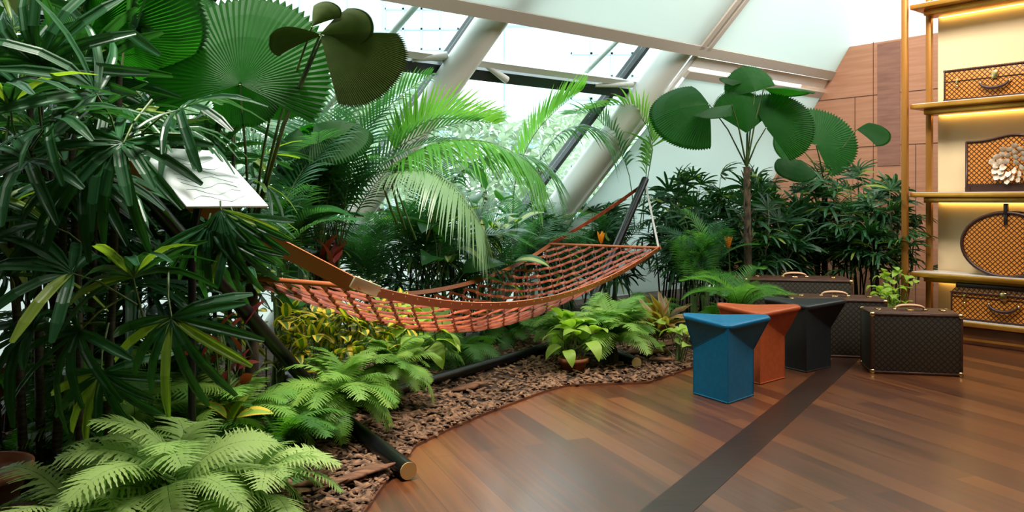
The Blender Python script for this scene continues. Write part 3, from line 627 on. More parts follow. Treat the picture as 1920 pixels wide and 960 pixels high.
for i in range(NU):
    uc = (i+.5)/NU; du = .5/NU*1.02; pts = []; wv = []; nvv = []; M_ = NV*6
    for j in range(M_+1):
        v = .03+.94*j/M_; ph = (j/6)*pi; u = uc+du*(1 if i % 2 == 0 else -1)*cos(ph)*.95
        p = hpt(u, v); e = .004; tu = (hpt(min(1, uc+.01), v)-hpt(max(0, uc-.01), v)).normalized(); tv = (hpt(uc, min(1, v+.01))-hpt(uc, max(0, v-.01))).normalized(); nm_ = tu.cross(tv).normalized()
        if nm_.z < 0: nm_ = -nm_
        pts.append(p+nm_*(.003*sin(ph))); wv.append((tu*.80+nm_*.6).normalized()); nvv.append(nm_)
    ws = [.0115]*len(pts)
    n0 = len(net.v); net.strip(pts, wv, ws)
    pts2 = [p-nvv[k]*.004-tu*.001 for k, p in enumerate(pts)]; net.strip(pts2, wv, ws)
o = rel(net, hmo).build('woven_net', HAM, hm)
def ribbon(name, pts, wd_, hw, thk, m_, parent=hm, sub=None):
    b = MB(); n = len(pts); vv = []
    for i, p in enumerate(pts):
        t_ = (pts[min(i+1, n-1)]-pts[max(i-1, 0)]).normalized(); w_ = (wd_ - t_*wd_.dot(t_)).normalized(); n_ = t_.cross(w_)
        vv += [p-w_*hw-n_*thk, p+w_*hw-n_*thk, p+w_*hw+n_*thk, p-w_*hw+n_*thk]
    ff = [(i*4+k, i*4+(k+1) % 4, (i+1)*4+(k+1) % 4, (i+1)*4+k) for i in range(n-1) for k in range(4)]+[(3, 2, 1, 0), tuple((n-1)*4+k for k in range(4))]
    b.add(vv, ff, 0, False); return rel(b, hmo).build(name, m_, parent)
ax_ = V((.83, -.55, 0)).normalized()
near_e = ribbon('edge_strap', [hpt(i/48, 0)+ax_*.004 for i in range(49)], V((0, 0, 1))+ax_*.5, .024, .004, HAMD)
ribbon('edge_strap', [hpt(i/48, 1)-ax_*.004 for i in range(49)], V((0, 0, 1))-ax_*.5, .016, .004, HAMD)
rv = MB()
for i in range(36):
    p = hpt((i+.5)/36, 0)+ax_*.011+V((0, 0, .005)); rv.lathe(p, [(.005, 0), (.004, .003), (.0005, .004)], 8, 0, (V((0, 0, 1)), V((.55, .83, 0)), (ax_*.8-V((0, 0, -.3))).normalized()))
rel(rv, hmo).build('rivet', BRASS, near_e); hm.children[-1] if False else None
for a, b in ((RN, RF), (LN, LF)):
    m = MB(); d = (a-b).normalized(); m.tube([b-d*.02, a+d*.02], .014, 10); rel(m, hmo).build('spreader_bar', HAMD, hm)
LEATHC = mat('pale_rope', (.55, .50, .46), .5)
ribbon('hanging_strap', [RF.lerp(AR, i/8)+V((0, 0, -.02*sin(pi*i/8))) for i in range(9)], V((0, 0, 1)), .016, .004, HAM)
m = MB(); m.tube([RN, AR], .010, 8); rel(m, hmo).build('hanging_rope', LEATHC, hm)
near_s = ribbon('hanging_strap', [(LN+V((-.02, 0, .01))).lerp(AL, i/8) for i in range(9)], V((.15, -.4, 1)), .040, .005, HAMD)
ribbon('hanging_strap', [LF.lerp(AL, i/8) for i in range(9)], V((0, 0, 1)), .02, .004, HAM)
for A_p in (AL, AR):
    m = MB(); m.lathe(A_p+V((0, 0, .0)), [(.03, -.008), (.042, 0), (.03, .008), (.02, 0), (.03, -.008)], 16, 0, (V((.55, .83, 0)), V((0, 0, 1)), ax_)); rel(m, hmo).build('ring', BRASS, hm)
bk = MB(); d = (hpt(.03, 0)-LN).normalized(); d2 = (LN-AL).normalized(); dm = (d+d2*.7).normalized(); c = LN+dm*.035+ax_*.018+V((0, 0, .012)); wv_ = (V((0, 0, 1))+ax_*.3); wv_ = (wv_-dm*wv_.dot(dm)).normalized(); nb = dm.cross(wv_)
bk.box(c, .17, .062, .014, (dm, wv_, nb), 0, .004); bk.box(c+dm*.02+nb*-.008, .02, .07, .012, (dm, wv_, nb), 0, .003); bk.box(c-dm*.055+nb*-.008, .012, .07, .012, (dm, wv_, nb), 0, .003)
rel(bk, hmo).build('buckle', mat('pale_brass', (.80, .68, .42), .3, .7), hm)

# ------------------------------------------------------------------ middle feather palms with posed fronds
def posed(t, px_pts, n, ll, w, mats, **kw):
    m = MB(); o_ = t.location; build_frond(m, [P(*q)-o_ for q in px_pts], n, ll, w, **kw); m.build('frond', mats, t)
mp = [LM['palm'], GSTEM]; mbp = [LM['palm_bright'], GSTEM]; mpp = [LM['palm_pale'], GSTEM]
t = palm(800, 6.35, 12, 'feather palm in the middle whose long fronds arch over the hammock', s=.95, stems=4, sh=.6, seed=11)
posed(t, [(745, 420, 5.6), (720, 340, 5.5), (790, 318, 5.3), (850, 350, 5.15), (900, 420, 5.1), (912, 455, 5.1)], 60, .25, .0105, mpp, vee=-.1, droop=.6, fwd=.35, start=.22, seg=5, rr=.009)
posed(t, [(760, 430, 5.7), (735, 330, 5.6), (800, 275, 5.5), (890, 262, 5.4), (970, 290, 5.35), (1020, 345, 5.3)], 62, .34, .012, mbp, vee=0, droop=.7, fwd=.5, start=.22, seg=5, rr=.010)
posed(t, [(780, 450, 5.8), (735, 320, 5.8), (755, 262, 5.8), (820, 222, 5.8), (930, 232, 5.8)], 34, .34, .013, mbp, vee=.8, droop=.1, fwd=.6, start=.4, seg=4, rr=.008)
posed(t, [(800, 450, 5.8), (840, 350, 5.7), (920, 290, 5.7), (1010, 300, 5.7), (1050, 360, 5.7)], 40, .34, .012, mp, vee=.1, droop=.5, start=.25)
t = palm(985, 7.7, 11, 'feather palm between the columns with one frond rising to the right', s=.9, stems=3, sh=.5, seed=12)
posed(t, [(960, 420, 7.6), (968, 330, 7.6), (1000, 255, 7.6), (1045, 205, 7.6), (1090, 170, 7.6)], 34, .38, .013, mbp, vee=.6, droop=.15, fwd=.8, start=.3)
posed(t, [(1000, 430, 7.6), (1000, 330, 7.6), (1050, 250, 7.6), (1110, 240, 7.6), (1150, 280, 7.6)], 34, .38, .013, mp, vee=.1, droop=.5, start=.3)
t = palm(1150, 8.5, 12, 'feather palm behind the right hammock strap, fronds up to the second column', s=.9, stems=3, sh=.55, seed=13)
posed(t, [(1200, 420, 8.2), (1215, 330, 8.2), (1222, 260, 8.2), (1180, 200, 8.2), (1100, 205, 8.1)], 36, .42, .014, mbp, vee=.5, droop=.3, fwd=.6, start=.3)
posed(t, [(1190, 430, 8.3), (1180, 330, 8.3), (1150, 260, 8.3), (1110, 215, 8.3), (1060, 215, 8.3)], 34, .38, .013, mp, vee=.4, droop=.3, start=.3)
posed(t, [(1205, 430, 8.3), (1212, 320, 8.3), (1225, 240, 8.3), (1240, 190, 8.3)], 30, .3, .011, mbp, vee=.3, droop=.3, fwd=.8, start=.3)
palm(620, 5.55, 28, 'dense fine leaved feather palm behind the brass hammock buckle', s=1.15, stems=6, sh=.8, seed=14)
palm(500, 5.2, 14, 'feather palm just right of the lectern sign, behind the leather strap', s=1.0, stems=4, sh=.65, seed=15)
palm(700, 6.1, 16, 'feather palm against the glass left of the first white column', s=.9, stems=4, sh=.5, seed=16)
palm(905, 7.2, 8, 'shorter feather palm against the low white plinth in the middle', s=.8, stems=4, sh=.4, seed=17)
palm(1070, 8.2, 9, 'short feather palm behind the middle of the hammock rope', s=.82, stems=4, sh=.4, seed=18)
lady_palm(560, 5.9, 1.35, 7, 6, 'lady palm by the glass behind the fine leaved feather palm', seed=21, protos=RHN, group='middle lady palms')
lady_palm(850, 7.0, 1.0, 8, 6, 'lady palm by the glass behind the middle feather palm', seed=22, protos=RHN, group='middle lady palms')
lady_palm(1010, 8.0, .95, 8, 6, 'lady palm behind the far corner of the hammock net', seed=23, protos=RHN, group='middle lady palms')
lady_palm(1110, 8.6, 1.0, 8, 6, 'lady palm behind the right raking pole', seed=24, protos=RHN, group='middle lady palms')
lady_palm(745, 6.6, .95, 6, 6, 'lady palm low behind the left third of the hammock', seed=25, protos=RHN, group='middle lady palms')

leafy('dieffenbachia', 850, 6.6, 16, DIEF, 'broad leaved plant with pale leaf centres behind the hammock middle', 'plant', 1.0, .3, .85, .16, 31, 'variegated broad leaf plants')
leafy('dieffenbachia', 935, 7.15, 14, DIEF, 'pale centred broad leaf plant behind the far edge of the hammock', 'plant', .95, .3, .9, .14, 32, 'variegated broad leaf plants')
leafy('dieffenbachia', 800, 6.4, 12, DARKB, 'dark broad leaf plant rising under the drooping pale frond', 'plant', 1.0, .3, 1.0, .14, 33, 'dark broad leaf plants')
leafy('dieffenbachia', 905, 7.0, 10, DARKB, 'dark glossy broad leaf plant under the large arching frond', 'plant', 1.0, .5, 1.15, .12, 34, 'dark broad leaf plants')
leafy('dieffenbachia', 560, 5.25, 12, DARKB, 'dark broad leaf plant behind the wide leather strap', 'plant', 1.0, .4, .95, .12, 35, 'dark broad leaf plants')
leafy('red_dracaena', 610, 5.5, 14, REDL, 'dark red leaved plant just above the brass buckle', 'plant', 1.1, .5, .8, .07, 36, tilt=(30, 80))
leafy('red_dracaena', 425, 3.95, 22, REDL, 'dark red leaved plant beside the lower raking pole', 'plant', .7, .25, .6, .1, 37, tilt=(0, 70))

# croton and ferns in the left half
for i, (px, Y, n, lab) in enumerate(((615, 4.75, 100, 'yellow and green croton shrub under the hammock near the raking pole'), (700, 5.0, 100, 'yellow green croton shrub under the sagging hammock net'), (500, 4.75, 80, 'croton shrub with yellow leaves left of the raking pole'), (770, 5.3, 50, 'green croton shrub under the hammock middle'))):
    t = leafy('croton', px, Y, n//2, CROT if i != 3 else LIME, lab, 'shrub', 1.15, .15, .56 if i < 3 else .38, .26, 40+i, 'croton shrubs', stem=True)
    rd = random.Random(60+i)
    if i < 3:
        for k in range(n//2): inst('leaf', rd.choice(CROTY), t, pose(V((rd.uniform(-.26, .26), rd.uniform(-.24, .2), rd.uniform(.3, .58))), rd.uniform(0, 6.28), R(rd.uniform(-20, 60)), 0, rd.uniform(.85, 1.3)))
fern(330, 2.95, 40, 'large pale green fern filling the lower left foreground', 'fern_pale', 1.0, .16, 71, tilt=(-30, 48))
fern(150, 2.85, 26, 'pale fern at the bottom left corner', 'fern_pale', .9, .08, 72)
fern(470, 3.15, 30, 'pale fern at the bottom edge right of the black sign pole', 'fern_pale', .85, .08, 73)
fern(245, 3.7, 26, 'green fern behind the large pale foreground fern', 'fern', .95, .14, 74)
fern(640, 4.15, 56, 'bright green fern over the black foot bar', 'fern', .74, .22, 75, tilt=(-40, 40))
fern(545, 4.2, 20, 'green fern left of the bright one, below the raking pole', 'fern', .62, .10, 76)
fern(735, 4.75, 46, 'bright green fern above the ground beam of the hammock stand', 'fern', .66, .24, 77, tilt=(-35, 45))
fern(790, 5.75, 24, 'small green fern behind the ground beam', 'fern', .7, .16, 78)
fern(450, 3.9, 26, 'dark green fern between the sign pole and the raking pole', 'fern', .8, .18, 79)
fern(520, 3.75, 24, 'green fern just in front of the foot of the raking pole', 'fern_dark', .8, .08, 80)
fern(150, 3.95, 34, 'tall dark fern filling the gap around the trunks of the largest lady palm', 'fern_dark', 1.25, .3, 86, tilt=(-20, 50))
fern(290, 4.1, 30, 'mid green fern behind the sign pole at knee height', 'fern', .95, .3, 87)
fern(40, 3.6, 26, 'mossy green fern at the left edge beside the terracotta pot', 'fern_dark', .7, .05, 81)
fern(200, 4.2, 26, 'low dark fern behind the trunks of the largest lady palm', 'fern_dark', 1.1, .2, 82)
fern(330, 4.5, 24, 'low dark fern between the sign pole and the trunks', 'fern', .9, .2, 83)
leafy('rubber_plant', 425, 3.75, 7, YEL, 'small plant with broad yellow green leaves right of the sign pole', 'plant', .75, .05, .16, .04, 84, tilt=(0, 60))
leafy('leafy_shrub', 240, 3.95, 80, LIME, 'small leaved green shrub behind the foreground fern', 'shrub', .35, .05, .32, .2, 85, mat_=None)
# terracotta pots at the left
for px, Y, rr, h_, lab in ((-45, 3.15, .2, .20, 'large terracotta pot cut by the lower left edge'), (50, 4.4, .2, .38, 'terracotta pot half hidden behind the largest lady palm')):
    p = at(px, Y); m = MB(); m.lathe((0, 0, 0), [(.001, .01), (rr*.62, .01), (rr*.9, h_*.8), (rr, h_*.8), (rr, h_), (rr*.9, h_), (rr*.86, h_*.85), (.001, h_*.85)], 30); o = m.build('plant_pot', TERRA); o.location = p+V((0, 0, .02)); tag(o, lab, 'pot', 'terracotta pots')

# ferns and others between hammock and stools
fern(1150, 6.1, 60, 'bright fern directly below the right end of the hammock', 'fern', .9, .16, 91, tilt=(-10, 50))
fern(1060, 6.35, 30, 'green fern below the hammock, left of the bright fern', 'fern', .75, .18, 92)
leafy('hosta', 1075, 5.85, 30, LIME, 'lime green broad leaf clump in a pot beside the ground beam', 'plant', 1.0, .08, .25, .08, 93, 'lime leaf clumps', pot=True)
leafy('hosta', 1272, 6.15, 14, LIME, 'small lime leaf plant just left of the blue stool', 'plant', .8, .05, .2, .05, 94, 'lime leaf clumps')
leafy('bromeliad', 1238, 6.5, 30, BROM, 'bromeliad with mottled yellow and red leaves left of the blue stool', 'plant', .85, .10, .22, .03, 95, tilt=(0, 62), stem=False)
palm(1310, 7.3, 18, 'bushy feathery palm between the hammock and the orange stool', PALM+PALMB, .72, 4, .55, 96, 'feather palms', (-2, 22))
t = thing('cycad', at(1385, 6.75), 'cycad with stiff dark fronds arching behind the blue stool', 'cycad'); m = MB(); m.lathe((0, 0, 0), [(.08, 0), (.09, .15), (.06, .26), (.001, .3)], 12); m.build('trunk', TRUNK, t)
rd = random.Random(5)
for i in range(18): inst('frond', CYC[i % 3], t, pose(V((0, 0, .26)), 2*pi*i/18+.2, R(rd.uniform(-5, 25)), 0, .74*rd.uniform(.8, 1.1)))
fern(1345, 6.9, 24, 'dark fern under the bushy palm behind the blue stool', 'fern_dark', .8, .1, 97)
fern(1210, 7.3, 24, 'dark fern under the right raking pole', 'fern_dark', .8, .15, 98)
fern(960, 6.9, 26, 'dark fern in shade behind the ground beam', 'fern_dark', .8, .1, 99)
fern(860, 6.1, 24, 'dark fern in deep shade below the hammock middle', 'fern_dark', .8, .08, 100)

# hedge of lady palms at the right
for i, (px, Y, h_, lab) in enumerate(((1262, 8.3, 1.38, 'hedge lady palm left of the fan palm, beside the hammock ring'), (1335, 8.5, 1.42, 'hedge lady palm just left of the right fan palm trunk'), (1405, 8.7, 1.38, 'hedge lady palm at the foot of the right fan palm'),
        (1475, 8.2, 1.36, 'hedge lady palm behind the rear suitcase'), (1540, 8.35, 1.42, 'hedge lady palm in front of the second fan palm'), (1605, 8.0, 1.44, 'hedge lady palm with yellowish leaves by the panelled wall'), (1662, 7.75, 1.36, 'hedge lady palm nearest the gold shelf post'), (1300, 7.9, 1.1, 'shorter hedge lady palm behind the bushy feathery palm'), (1430, 7.9, 1.1, 'shorter hedge lady palm in the second row behind the black stool'))):
    lady_palm(px, Y, h_, 11, 7, lab, rad=.24, s=.78, protos=RHN+RH[:3], seed=110+i, zmin=.42, group='lady palms in the right hedge', cane_r=.009)
licuala(1400, 7.5, 1.58, 'fan palm rising above the hedge in front of the pale blind', [
    (1400, 250, 7.35, (-.03, .05, 1), (.1, -1, .05), .43, LIC[3]), (1436, 240, 7.3, (.8, -.1, .45), (-.2, -1, .3), .44, LIC[1]), (1330, 196, 7.4, (-1, -.05, -.04), (.05, -.75, .65), .52, LIC[1]),
    (1416, 172, 7.4, (-.25, .2, .9), (0, -1, .35), .30, LIC[1]), (1432, 166, 7.3, (1, .1, .12), (0, -.05, 1), .46, LIC[3]), (1405, 154, 7.5, (-.9, .2, .35), (.1, -.35, .9), .27, LIC[3]), (1372, 196, 7.2, (-.9, -.3, -.15), (0, -.20, 1), .36, LIC[3])], 7, r=.036)
licuala(1545, 8.5, 1.45, 'fan palm with one round upright leaf against the brown wall', [
    (1530, 272, 8.3, (.62, .1, .62), (-.2, -1, .1), .45, LIC[0]), (1500, 275, 8.3, (-.7, -.1, .35), (.2, -.8, .5), .26, LIC[1]), (1606, 243, 8.15, (1, -.2, -.02), (0, -.75, 1), .34, LIC[3]), (1500, 300, 8.1, (-.4, -.4, -.3), (0, -.7, .8), .26, LIC[1])], 8, r=.03)
for px, py, Y, lab in ((1127, 446, 7.35, 'orange flower standing behind the hammock net'), (1407, 445, 7.8, 'orange flower among the hedge canes near the fan palm trunk'), (1366, 455, 7.5, 'orange flower just left of the fan palm trunk')):
    p = P(px, py, Y); t = thing('heliconia', (p.x, p.y, 0), lab, 'flower', 'orange flowers'); m = MB(); m.tube([V((0, 0, 0)), V((.02, 0, p.z*.5)), V((0, 0, p.z))], .006, 6); m.build('stem', GSTEM, t)
    f_ = MB()
    for k in range(5): a = k*1.26; strip_leaf(f_, V((0, 0, p.z-.05)), V((cos(a)*.4, sin(a)*.4, 1)).normalized(), V((-sin(a), cos(a), 0)), .11, .018, -.1, 4)
    f_.build('petals', LM['flower'], t)
leafy('leafy_shrub', 1672, 7.35, 50, LIME, 'bright green leafy shrub at the foot of the gold shelf post', 'shrub', .6, .12, .55, .14, 140, 'shrubs by the shelves')
leafy('leafy_shrub', 1668, 6.95, 26, LIME, 'low light green plant behind the nearest suitcase', 'shrub', .6, .25, .42, .12, 141, 'shrubs by the shelves')
m = MB(); m.lathe((0, 0, 0), [(.001, .01), (.13, .01), (.17, .28), (.19, .28), (.19, .33), (.16, .33), (.15, .3), (.001, .3)], 26); o = m.build('plant_pot', mat('dark_red_pot', (.13, .03, .02), .6)); o.location = at(1628, 7.45); tag(o, 'dark red pot right of the rear suitcase', 'pot')

# ------------------------------------------------------------------ stools
def stool(Fx, Fy, fl_, fr_, colr, label, rimc=None):
    Fp = V((Fx, Fy, 0)); a = V((*fl_, 0)).normalized()*.312; b = V((*fr_, 0)).normalized()*.312; o_ = Fp+(a+b)/2
    Fv, Lv, Rv, Bv = -(a+b)/2, (a-b)/2, (b-a)/2, (a+b)/2; H = .468; zf = .30
    t = thing('stool', o_, label, 'stool', 'folded leather stools')
    Lt = Lv*1.30+V((0, 0, .035)); Rt = Rv*1.48+V((0, 0, .035)); z = lambda p, h: V((p.x, p.y, p.z+h))
    m_ = nz(mat('stool_'+label.split()[0], colr, .38, spec=.5), tuple(x*.9 for x in colr), tuple(min(1, x*1.08) for x in colr), 30, bump=.05); m_.node_tree.nodes['Principled BSDF'].inputs['Specular IOR Level'].default_value = .32
    bd_ = MB(); fb = (Bv-Fv).normalized()*.055; HH = V((0, 0, H)); zz = lambda p, h: V((p.x, p.y, h))
    tips = {}
    for key, e, eT in (('L', Lv, Lt), ('R', Rv, Rt)): tips[key] = (zz(eT-fb, H+eT.z), zz(eT+fb, H+eT.z))
    for key, e in (('L', Lv), ('R', Rv)):
        f1, f2 = tips[key]
        for c_, tp in ((Fv, f1), (Bv, f2)):
            bd_.add([zz(e, .004), zz(c_, .004), zz(c_, H), zz(e, zf)], [(0, 1, 2, 3)]); bd_.add([zz(e, zf), zz(c_, H), tp], [(0, 1, 2)])
        bd_.add([zz(e, zf), f1, f2], [(0, 1, 2)])
    bo = bd_.build('body', m_, t)
    pp = MB()
    for p, q in ((Lv, Fv), (Fv, Rv), (Rv, Bv), (Bv, Lv)): pp.tube([z(p, .006), z(q, .006)], .005, 6)
    for p in (Fv, Bv): pp.tube([z(p, .004), z(p, H)], .0032, 6)
    for key, e in (('L', Lv), ('R', Rv)):
        pp.tube([zz(e, .004), zz(e, zf)], .0032, 6)
        for tp in tips[key]: pp.tube([zz(e, zf), tp], .003, 6)
        pp.tube([zz(Fv, H-.004), zz(e, zf)], .0022, 5)
    pp.build('seam', m_, bo)
    st_ = MB(); base = []; N_ = 8
    corners = [zz(Fv, H), tips['R'][0], tips['R'][1], zz(Bv, H), tips['L'][1], tips['L'][0]]
    for k in range(6):
        for i in range(N_): base.append(corners[k].lerp(corners[(k+1) % 6], i/N_))
    cut = []
    for k, p in enumerate(base):
        q0, q1 = base[(k-1) % len(base)], base[(k+1) % len(base)]; cut.append(p*.5+(q0+q1)*.25)
    rows_ = [(1.0, -.012), (1.03, -.004), (1.035, .008), (1.015, .018), (.95, .022), (.6, .020), (.25, .018)]; K = len(cut)
    for s_, dz in rows_:
        for p in cut: st_.v.append((p.x*s_, p.y*s_, H+(p.z-H)*s_+dz))
    st_.v.append((0, 0, H+.018)); cen = len(st_.v)-1
    for r_ in range(len(rows_)-1):
        for k in range(K): st_.f.append((r_*K+k, r_*K+(k+1) % K, (r_+1)*K+(k+1) % K, (r_+1)*K+k)); st_.m.append(0); st_.sm.append(True)
    for k in range(K): st_.f.append(((len(rows_)-1)*K+k, (len(rows_)-1)*K+(k+1) % K, cen)); st_.m.append(0); st_.sm.append(True)
    st_.build('seat', m_, t)
    return t
stool(1.343, 4.974, (-.49, .87), (.715, .70), (.001, .14, .29), 'blue folded leather stool with a flared seat, nearest of the three')
stool(1.705, 5.50, (-.49, .87), (.76, .65), (.46, .095, .028), 'orange folded leather stool between the blue and black ones')
stool(2.164, 5.88, (-.5, .866), (.8, .6), (.022, .026, .028), 'black folded leather stool in front of the suitcases')

# ------------------------------------------------------------------ suitcases
def suitcase(fl_p, fr_p, depth, h, label):
    a = V(fl_p); b = V(fr_p); X = (b-a).normalized(); Yd = V((0, 0, 1)).cross(X); w = (b-a).length; o_ = a.lerp(b, .5)+Yd*(depth/2)
    t = thing('suitcase', o_, label, 'suitcase', 'monogram suitcases'); t.rotation_euler = (0, 0, math.atan2(X.y, X.x))
    m = MB(); m.box((0, 0, h/2+.006), w-.006, depth-.006, h-.006, None, 0, .008); m.build('shell', CANVAS, t)
    e = MB(); q = .018
    for sy in (-1, 1):
        for z_ in (.012, h-.006): e.box((0, sy*(depth/2-q/2+.002), z_), w, q, .016, None, 0, .004)
        for sx in (-1, 1): e.box((sx*(w/2-q/2+.001), sy*(depth/2-q/2+.002), h/2), q, q, h, None, 0, .004)
    for sx in (-1, 1):
        for z_ in (.012, h-.004): e.box((sx*(w/2-q/2+.002), 0, z_), q, depth, .018, None, 0, .004)
    e.box((0, 0, h+.002), w-.01, depth-.01, .010, None, 0, .002); e.build('leather_trim', LEATHER, t)
    for sx in (-1, 1):
        for sy in (-1, 1):
            for z_ in (.016, h-.008):
                c_ = MB(); c_.box((sx*(w/2-.012), sy*(depth/2-.012), z_), .036, .036, .034, None, 0, .011); c_.build('corner_guard', BRASS, t)
    for sx in (-.36, .36):
        l_ = MB(); l_.box((sx*w, -.0, h+.012), .035, .07, .012, None, 0, .003); l_.box((sx*w, -.035, h+.010), .02, .03, .016, None, 0, .003); l_.build('latch', BRASS, t)
    l_ = MB(); l_.box((0, -.0, h+.010), .05, .05, .010, None, 0, .003); l_.tube([(0, 0, h+.014), (0, 0, h+.02)], .012, 10); l_.build('lock_plate', BRASS, t)
    hd = MB(); pts = [V((.10*cos(pi*k/10)*-1, 0, h+.012+.034*sin(pi*k/10)**.6)) for k in range(11)]; hd.tube(pts, [.009, .011, .012, .013, .014, .014, .014, .013, .012, .011, .009], 10, flat=(.8, 1.5)); ho_ = hd.build('handle', TAN, t)
    for sx in (-1, 1): r_ = MB(); r_.box((sx*.105, 0, h+.013), .03, .03, .012, None, 0, .003); r_.build('handle_mount', BRASS, ho_)
    return t
suitcase((2.63, 5.862, 0), (3.236, 5.738, 0), .34, .440, 'nearest monogram suitcase with brass corners, right of the black stool')
suitcase((2.27, 6.52, 0), (2.985, 6.36, 0), .36, .465, 'middle monogram suitcase right behind the black stool')
suitcase((2.10, 7.22, 0), (3.00, 7.04, 0), .42, .555, 'rear monogram suitcase, tallest of the three, against the hedge')

# ------------------------------------------------------------------ display shelf
S0 = V((3.68, 7.40, 0)); sx_ = -GV; dz_ = HV; SL = 2.4; SD = .34; A3 = (sx_, HV, V((0, 0, 1)))
sh = thing('display_shelf', S0, 'tall gold framed display shelf with lit cream back, at the right edge', 'shelf'); sh.rotation_euler = (0, 0, math.atan2(sx_.y, sx_.x))
# local frame: x along the shelf (towards the camera), y to the back
def lb_(mb_, name, m_, parent=sh): return mb_.build(name, m_, parent)
ZT = [3.07, 2.15, 1.335, .605, .20]
CREAM = mat('cream_back', (.80, .62, .36), .6)
m = MB(); m.box((SL/2+.08, SD+.02, 1.75), SL-.04, .02, 3.5); lb_(m, 'back_panel', CREAM)
for x, y in ((-.035, -.02), (SL, -.02)): m = MB(); m.box((x, y, 1.9), .052, .045, 3.8, None, 0, .006); lb_(m, 'front_post', BRONZE)
for x, y in ((.07, SD-.10), (SL, SD-.02)): m = MB(); m.box((x, y, 1.9), .05, .05, 3.8, None, 0, .006); lb_(m, 'rear_post', BRONZE)
PALE = mat('pale_shelf_top', (.70, .66, .60), .3)
LED = mat('led_strip', (1, .8, .4), .5, emis=(1, .62, .16), es=11)
for i, zt in enumerate(ZT):
    m = MB(); m.box((SL/2, SD/2, zt-.02), SL, SD, .04, None, 0, .004); so_ = lb_(m, 'shelf_board', GOLD)
    m = MB(); m.box((SL/2+.0, SD/2, zt+.003), SL-.03, SD-.02, .006); m.build('shelf_top', PALE, so_)
    if i < 4:
        m = MB(); m.box((SL/2+.03, SD/2+.05, zt-.065), SL-.08, SD-.14, .05, None, 0, .004); m.build('apron', GOLD, so_)
        m = MB(); m.box((SL/2+.05, SD-.012, zt-.085), SL-.14, .016, .014); m.build('led_strip', LED, so_)
m = MB(); m.box((SL/2, SD/2+.02, .08), SL-.02, SD-.06, .16, None, 0, .004); lb_(m, 'plinth', nz(mat('plinth_wood', (.12, .04, .015), .4), (.10, .032, .012), (.2, .07, .025), 4))
m = MB(); m.box((SL/2, 0, .05), SL, .012, .018); lb_(m, 'toe_trim', GOLD)
rotz = sh.rotation_euler.z
def onshelf(name, s, zt, label, cat, group=None, e=.08):
    t = thing(name, S0+sx_*s+HV*e+V((0, 0, zt+.006)), label, cat, group); t.rotation_euler = (0, 0, rotz); return t
DKBR = mat('dark_brown_trim', (.045, .014, .008), .4)
def trunk_case(s0, s1, zt, h, depth, label, handle=True, dome=False):
    w = s1-s0; t = onshelf('steamer_case', (s0+s1)/2, zt, label, 'trunk', 'lattice trunks on the shelf', .07); cy_ = depth/2
    m = MB()
    if dome:
        prof = [(-depth/2, 0), (-depth/2, h*.72), (-depth*.36, h*.93), (-depth*.2, h), (depth/2, h), (depth/2, 0)]; n = len(prof); ins = .06
        vv = [(-w/2+(ins if p[1] > h*.8 else 0), p[0]+cy_, p[1]) for p in prof]+[(w/2-(ins if p[1] > h*.8 else 0), p[0]+cy_, p[1]) for p in prof]
        m.add(vv, [tuple(range(n)), tuple(range(2*n-1, n-1, -1))]+[(i, i+n, (i+1) % n+n, (i+1) % n) for i in range(n)])
    else: m.box((0, cy_, h/2), w, depth, h, None, 0, .006)
    m.build('case', LATTICE, t)
    e = MB()
    for z_ in (.012, (h-.012) if not dome else h*.72): e.box((0, -.002, z_), w+.006, .014, .015, None, 0, .003)
    for x in (-w/2+.008, w/2-.008): e.box((x, -.002, (h if not dome else h*.72)/2),   .013, .016, (h if not dome else h*.72), None, 0, .004)
    for z_ in (h*.62,): e.box((0, -.004, z_), w, .006, .006)
    if dome: e.box((0, .045, h*.9), w-.06, .05, .05, None, 0, .01)
    e.build('trim', DKBR, t)
    for x in (-w*.36, w*.36):
        l_ = MB(); l_.box((x, -.012, h*.60), .022, .014, .05, None, 0, .004); l_.lathe((x, -.018, h*.45), [(.012, 0), (.01, .006), (.001, .008)], 10, 0, (V((1, 0, 0)), V((0, 0, 1)), V((0, -1, 0)))); l_.build('latch', BRASS, t)
    l_ = MB(); l_.box((0, -.014, h*.70), .05, .014, .07, None, 0, .004); l_.build('lock', BRASS, t)
    hd = MB(); pts = [V((.11*cos(pi*k/10)*-1, -.025-.01*sin(pi*k/10), h*.48-.055*sin(pi*k/10))) for k in range(11)]; hd.tube(pts, [.008, .011, .013, .015, .016, .016, .016, .015, .013, .011, .008], 10); q_ = hd.build('handle', DKBR, t)
    for x in (-.115, .115): r_ = MB(); r_.lathe((x, -.008, h*.48), [(.014, 0), (.012, .014), (.001, .018)], 12, 0, (V((1, 0, 0)), V((0, 0, 1)), V((0, -1, 0)))); r_.build('handle_boss', BRASS, q_)
trunk_case(.27, 1.12, 2.15, .285, .22, 'low flat lattice trunk with brass handle on the upper shelf')
trunk_case(.33, 1.2, .20, .335, .24, 'lattice trunk with a dark sloped lid on the lowest shelf', dome=True)
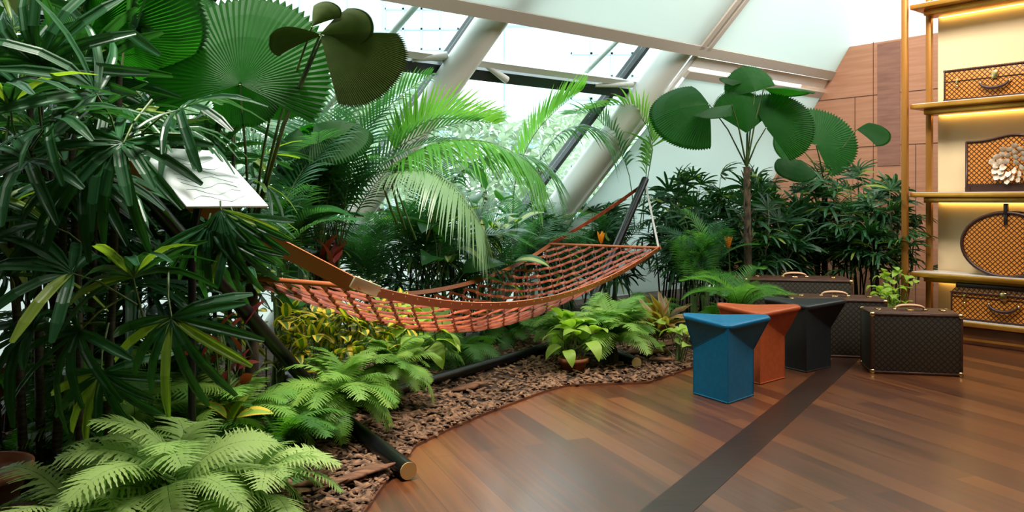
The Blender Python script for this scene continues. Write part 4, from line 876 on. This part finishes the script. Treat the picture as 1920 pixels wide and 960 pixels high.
# bag with a pale flower, on the shelf level with the eye
t = onshelf('display_bag', .835, 1.335, 'lattice handbag with a large pale ruffled flower on its front', 'bag'); w = .75; h = .44; pr = []
m = MB(); N_ = 24; vv = []
topz = lambda x: h+.045*math.exp(-(x/.16)**2)
for y in (0, .16):
    for i in range(N_+1): x = -w/2+w*i/N_; vv += [(x, y, 0), (x, y, topz(x))]
K = 2*(N_+1); ff = []
for i in range(N_): a = 2*i; ff += [(a, a+2, a+3, a+1), (K+a, K+a+1, K+a+3, K+a+2), (a+1, a+3, K+a+3, K+a+1), (a, K+a, K+a+2, a+2)]
ff += [(0, 1, K+1, K), (2*N_, K+2*N_, K+2*N_+1, 2*N_+1)]; m.add(vv, ff); m.build('body', LATTICE, t)
m = MB(); m.tube([V((-w/2, -.004, 0)), V((-w/2, -.004, h))]+[V((-w/2+w*i/20, -.004, topz(-w/2+w*i/20))) for i in range(21)]+[V((w/2, -.004, 0))], .011, 8); m.box((0, -.004, .035), w, .01, .07); m.box((-w/2+.012, -.006, .02), .04, .02, .04); m.build('trim', DKBR, t)
fl_ = MB(); rd = random.Random(9)
for i in range(34):
    r_ = .15*sqrt((i+.5)/34); a = 2.4*i; c_ = V((r_*cos(a)*1.0, -.02-.02*(1-r_/.15), .235+r_*sin(a)*.95)); d = V((cos(a+.6), -.6, sin(a+.6))).normalized()
    strip_leaf(fl_, c_, d, d.cross(V((0, 1, .2))).normalized(), .055, .026, .1, 4, fold=.6)
fl_.build('flower', nz(mat('cream_petal', (.80, .66, .48), .5), (.62, .48, .32), (.90, .80, .66), 40), t)
# oval hat bag
t = onshelf('hat_bag', .775, .605, 'oval lattice hat bag with a dark rim, standing on the middle shelf', 'bag'); rx, rz = .355, .275
def oval(mb_, r0, y0, y1, seg=56):
    vv = [(rx*r0*cos(2*pi*k/seg), y, rz+.0+rz*r0*sin(2*pi*k/seg)) for y in (y0, y1) for k in range(seg)]
    mb_.add(vv, [tuple(range(seg)), tuple(range(2*seg-1, seg-1, -1))]+[(k, k+seg, (k+1) % seg+seg, (k+1) % seg) for k in range(seg)])
m = MB(); oval(m, .97, .0, .18); m.build('body', LATTICE, t)
m = MB(); m.tube([V((rx*cos(2*pi*k/48), .0, rz+rz*sin(2*pi*k/48))) for k in range(49)], .016, 8, cap=False); m.tube([V((rx*cos(2*pi*k/48), .18, rz+rz*sin(2*pi*k/48))) for k in range(49)], .016, 8, cap=False)
vv = [(rx*1.01*cos(2*pi*k/56), y, rz+rz*1.01*sin(2*pi*k/56)) for y in (0, .18) for k in range(56)]; m.add(vv, [(k, k+56, (k+1) % 56+56, (k+1) % 56) for k in range(56)], 0, True); m.build('rim', DKBR, t)
m = MB(); m.box((0, .0, 2*rz+.03), .032, .04, .10, None, 0, .006); m.box((0, -.012, 2*rz-.05), .03, .012, .10, None, 0, .004); m.build('strap', mat('black_strap', (.01, .008, .007), .4), t)
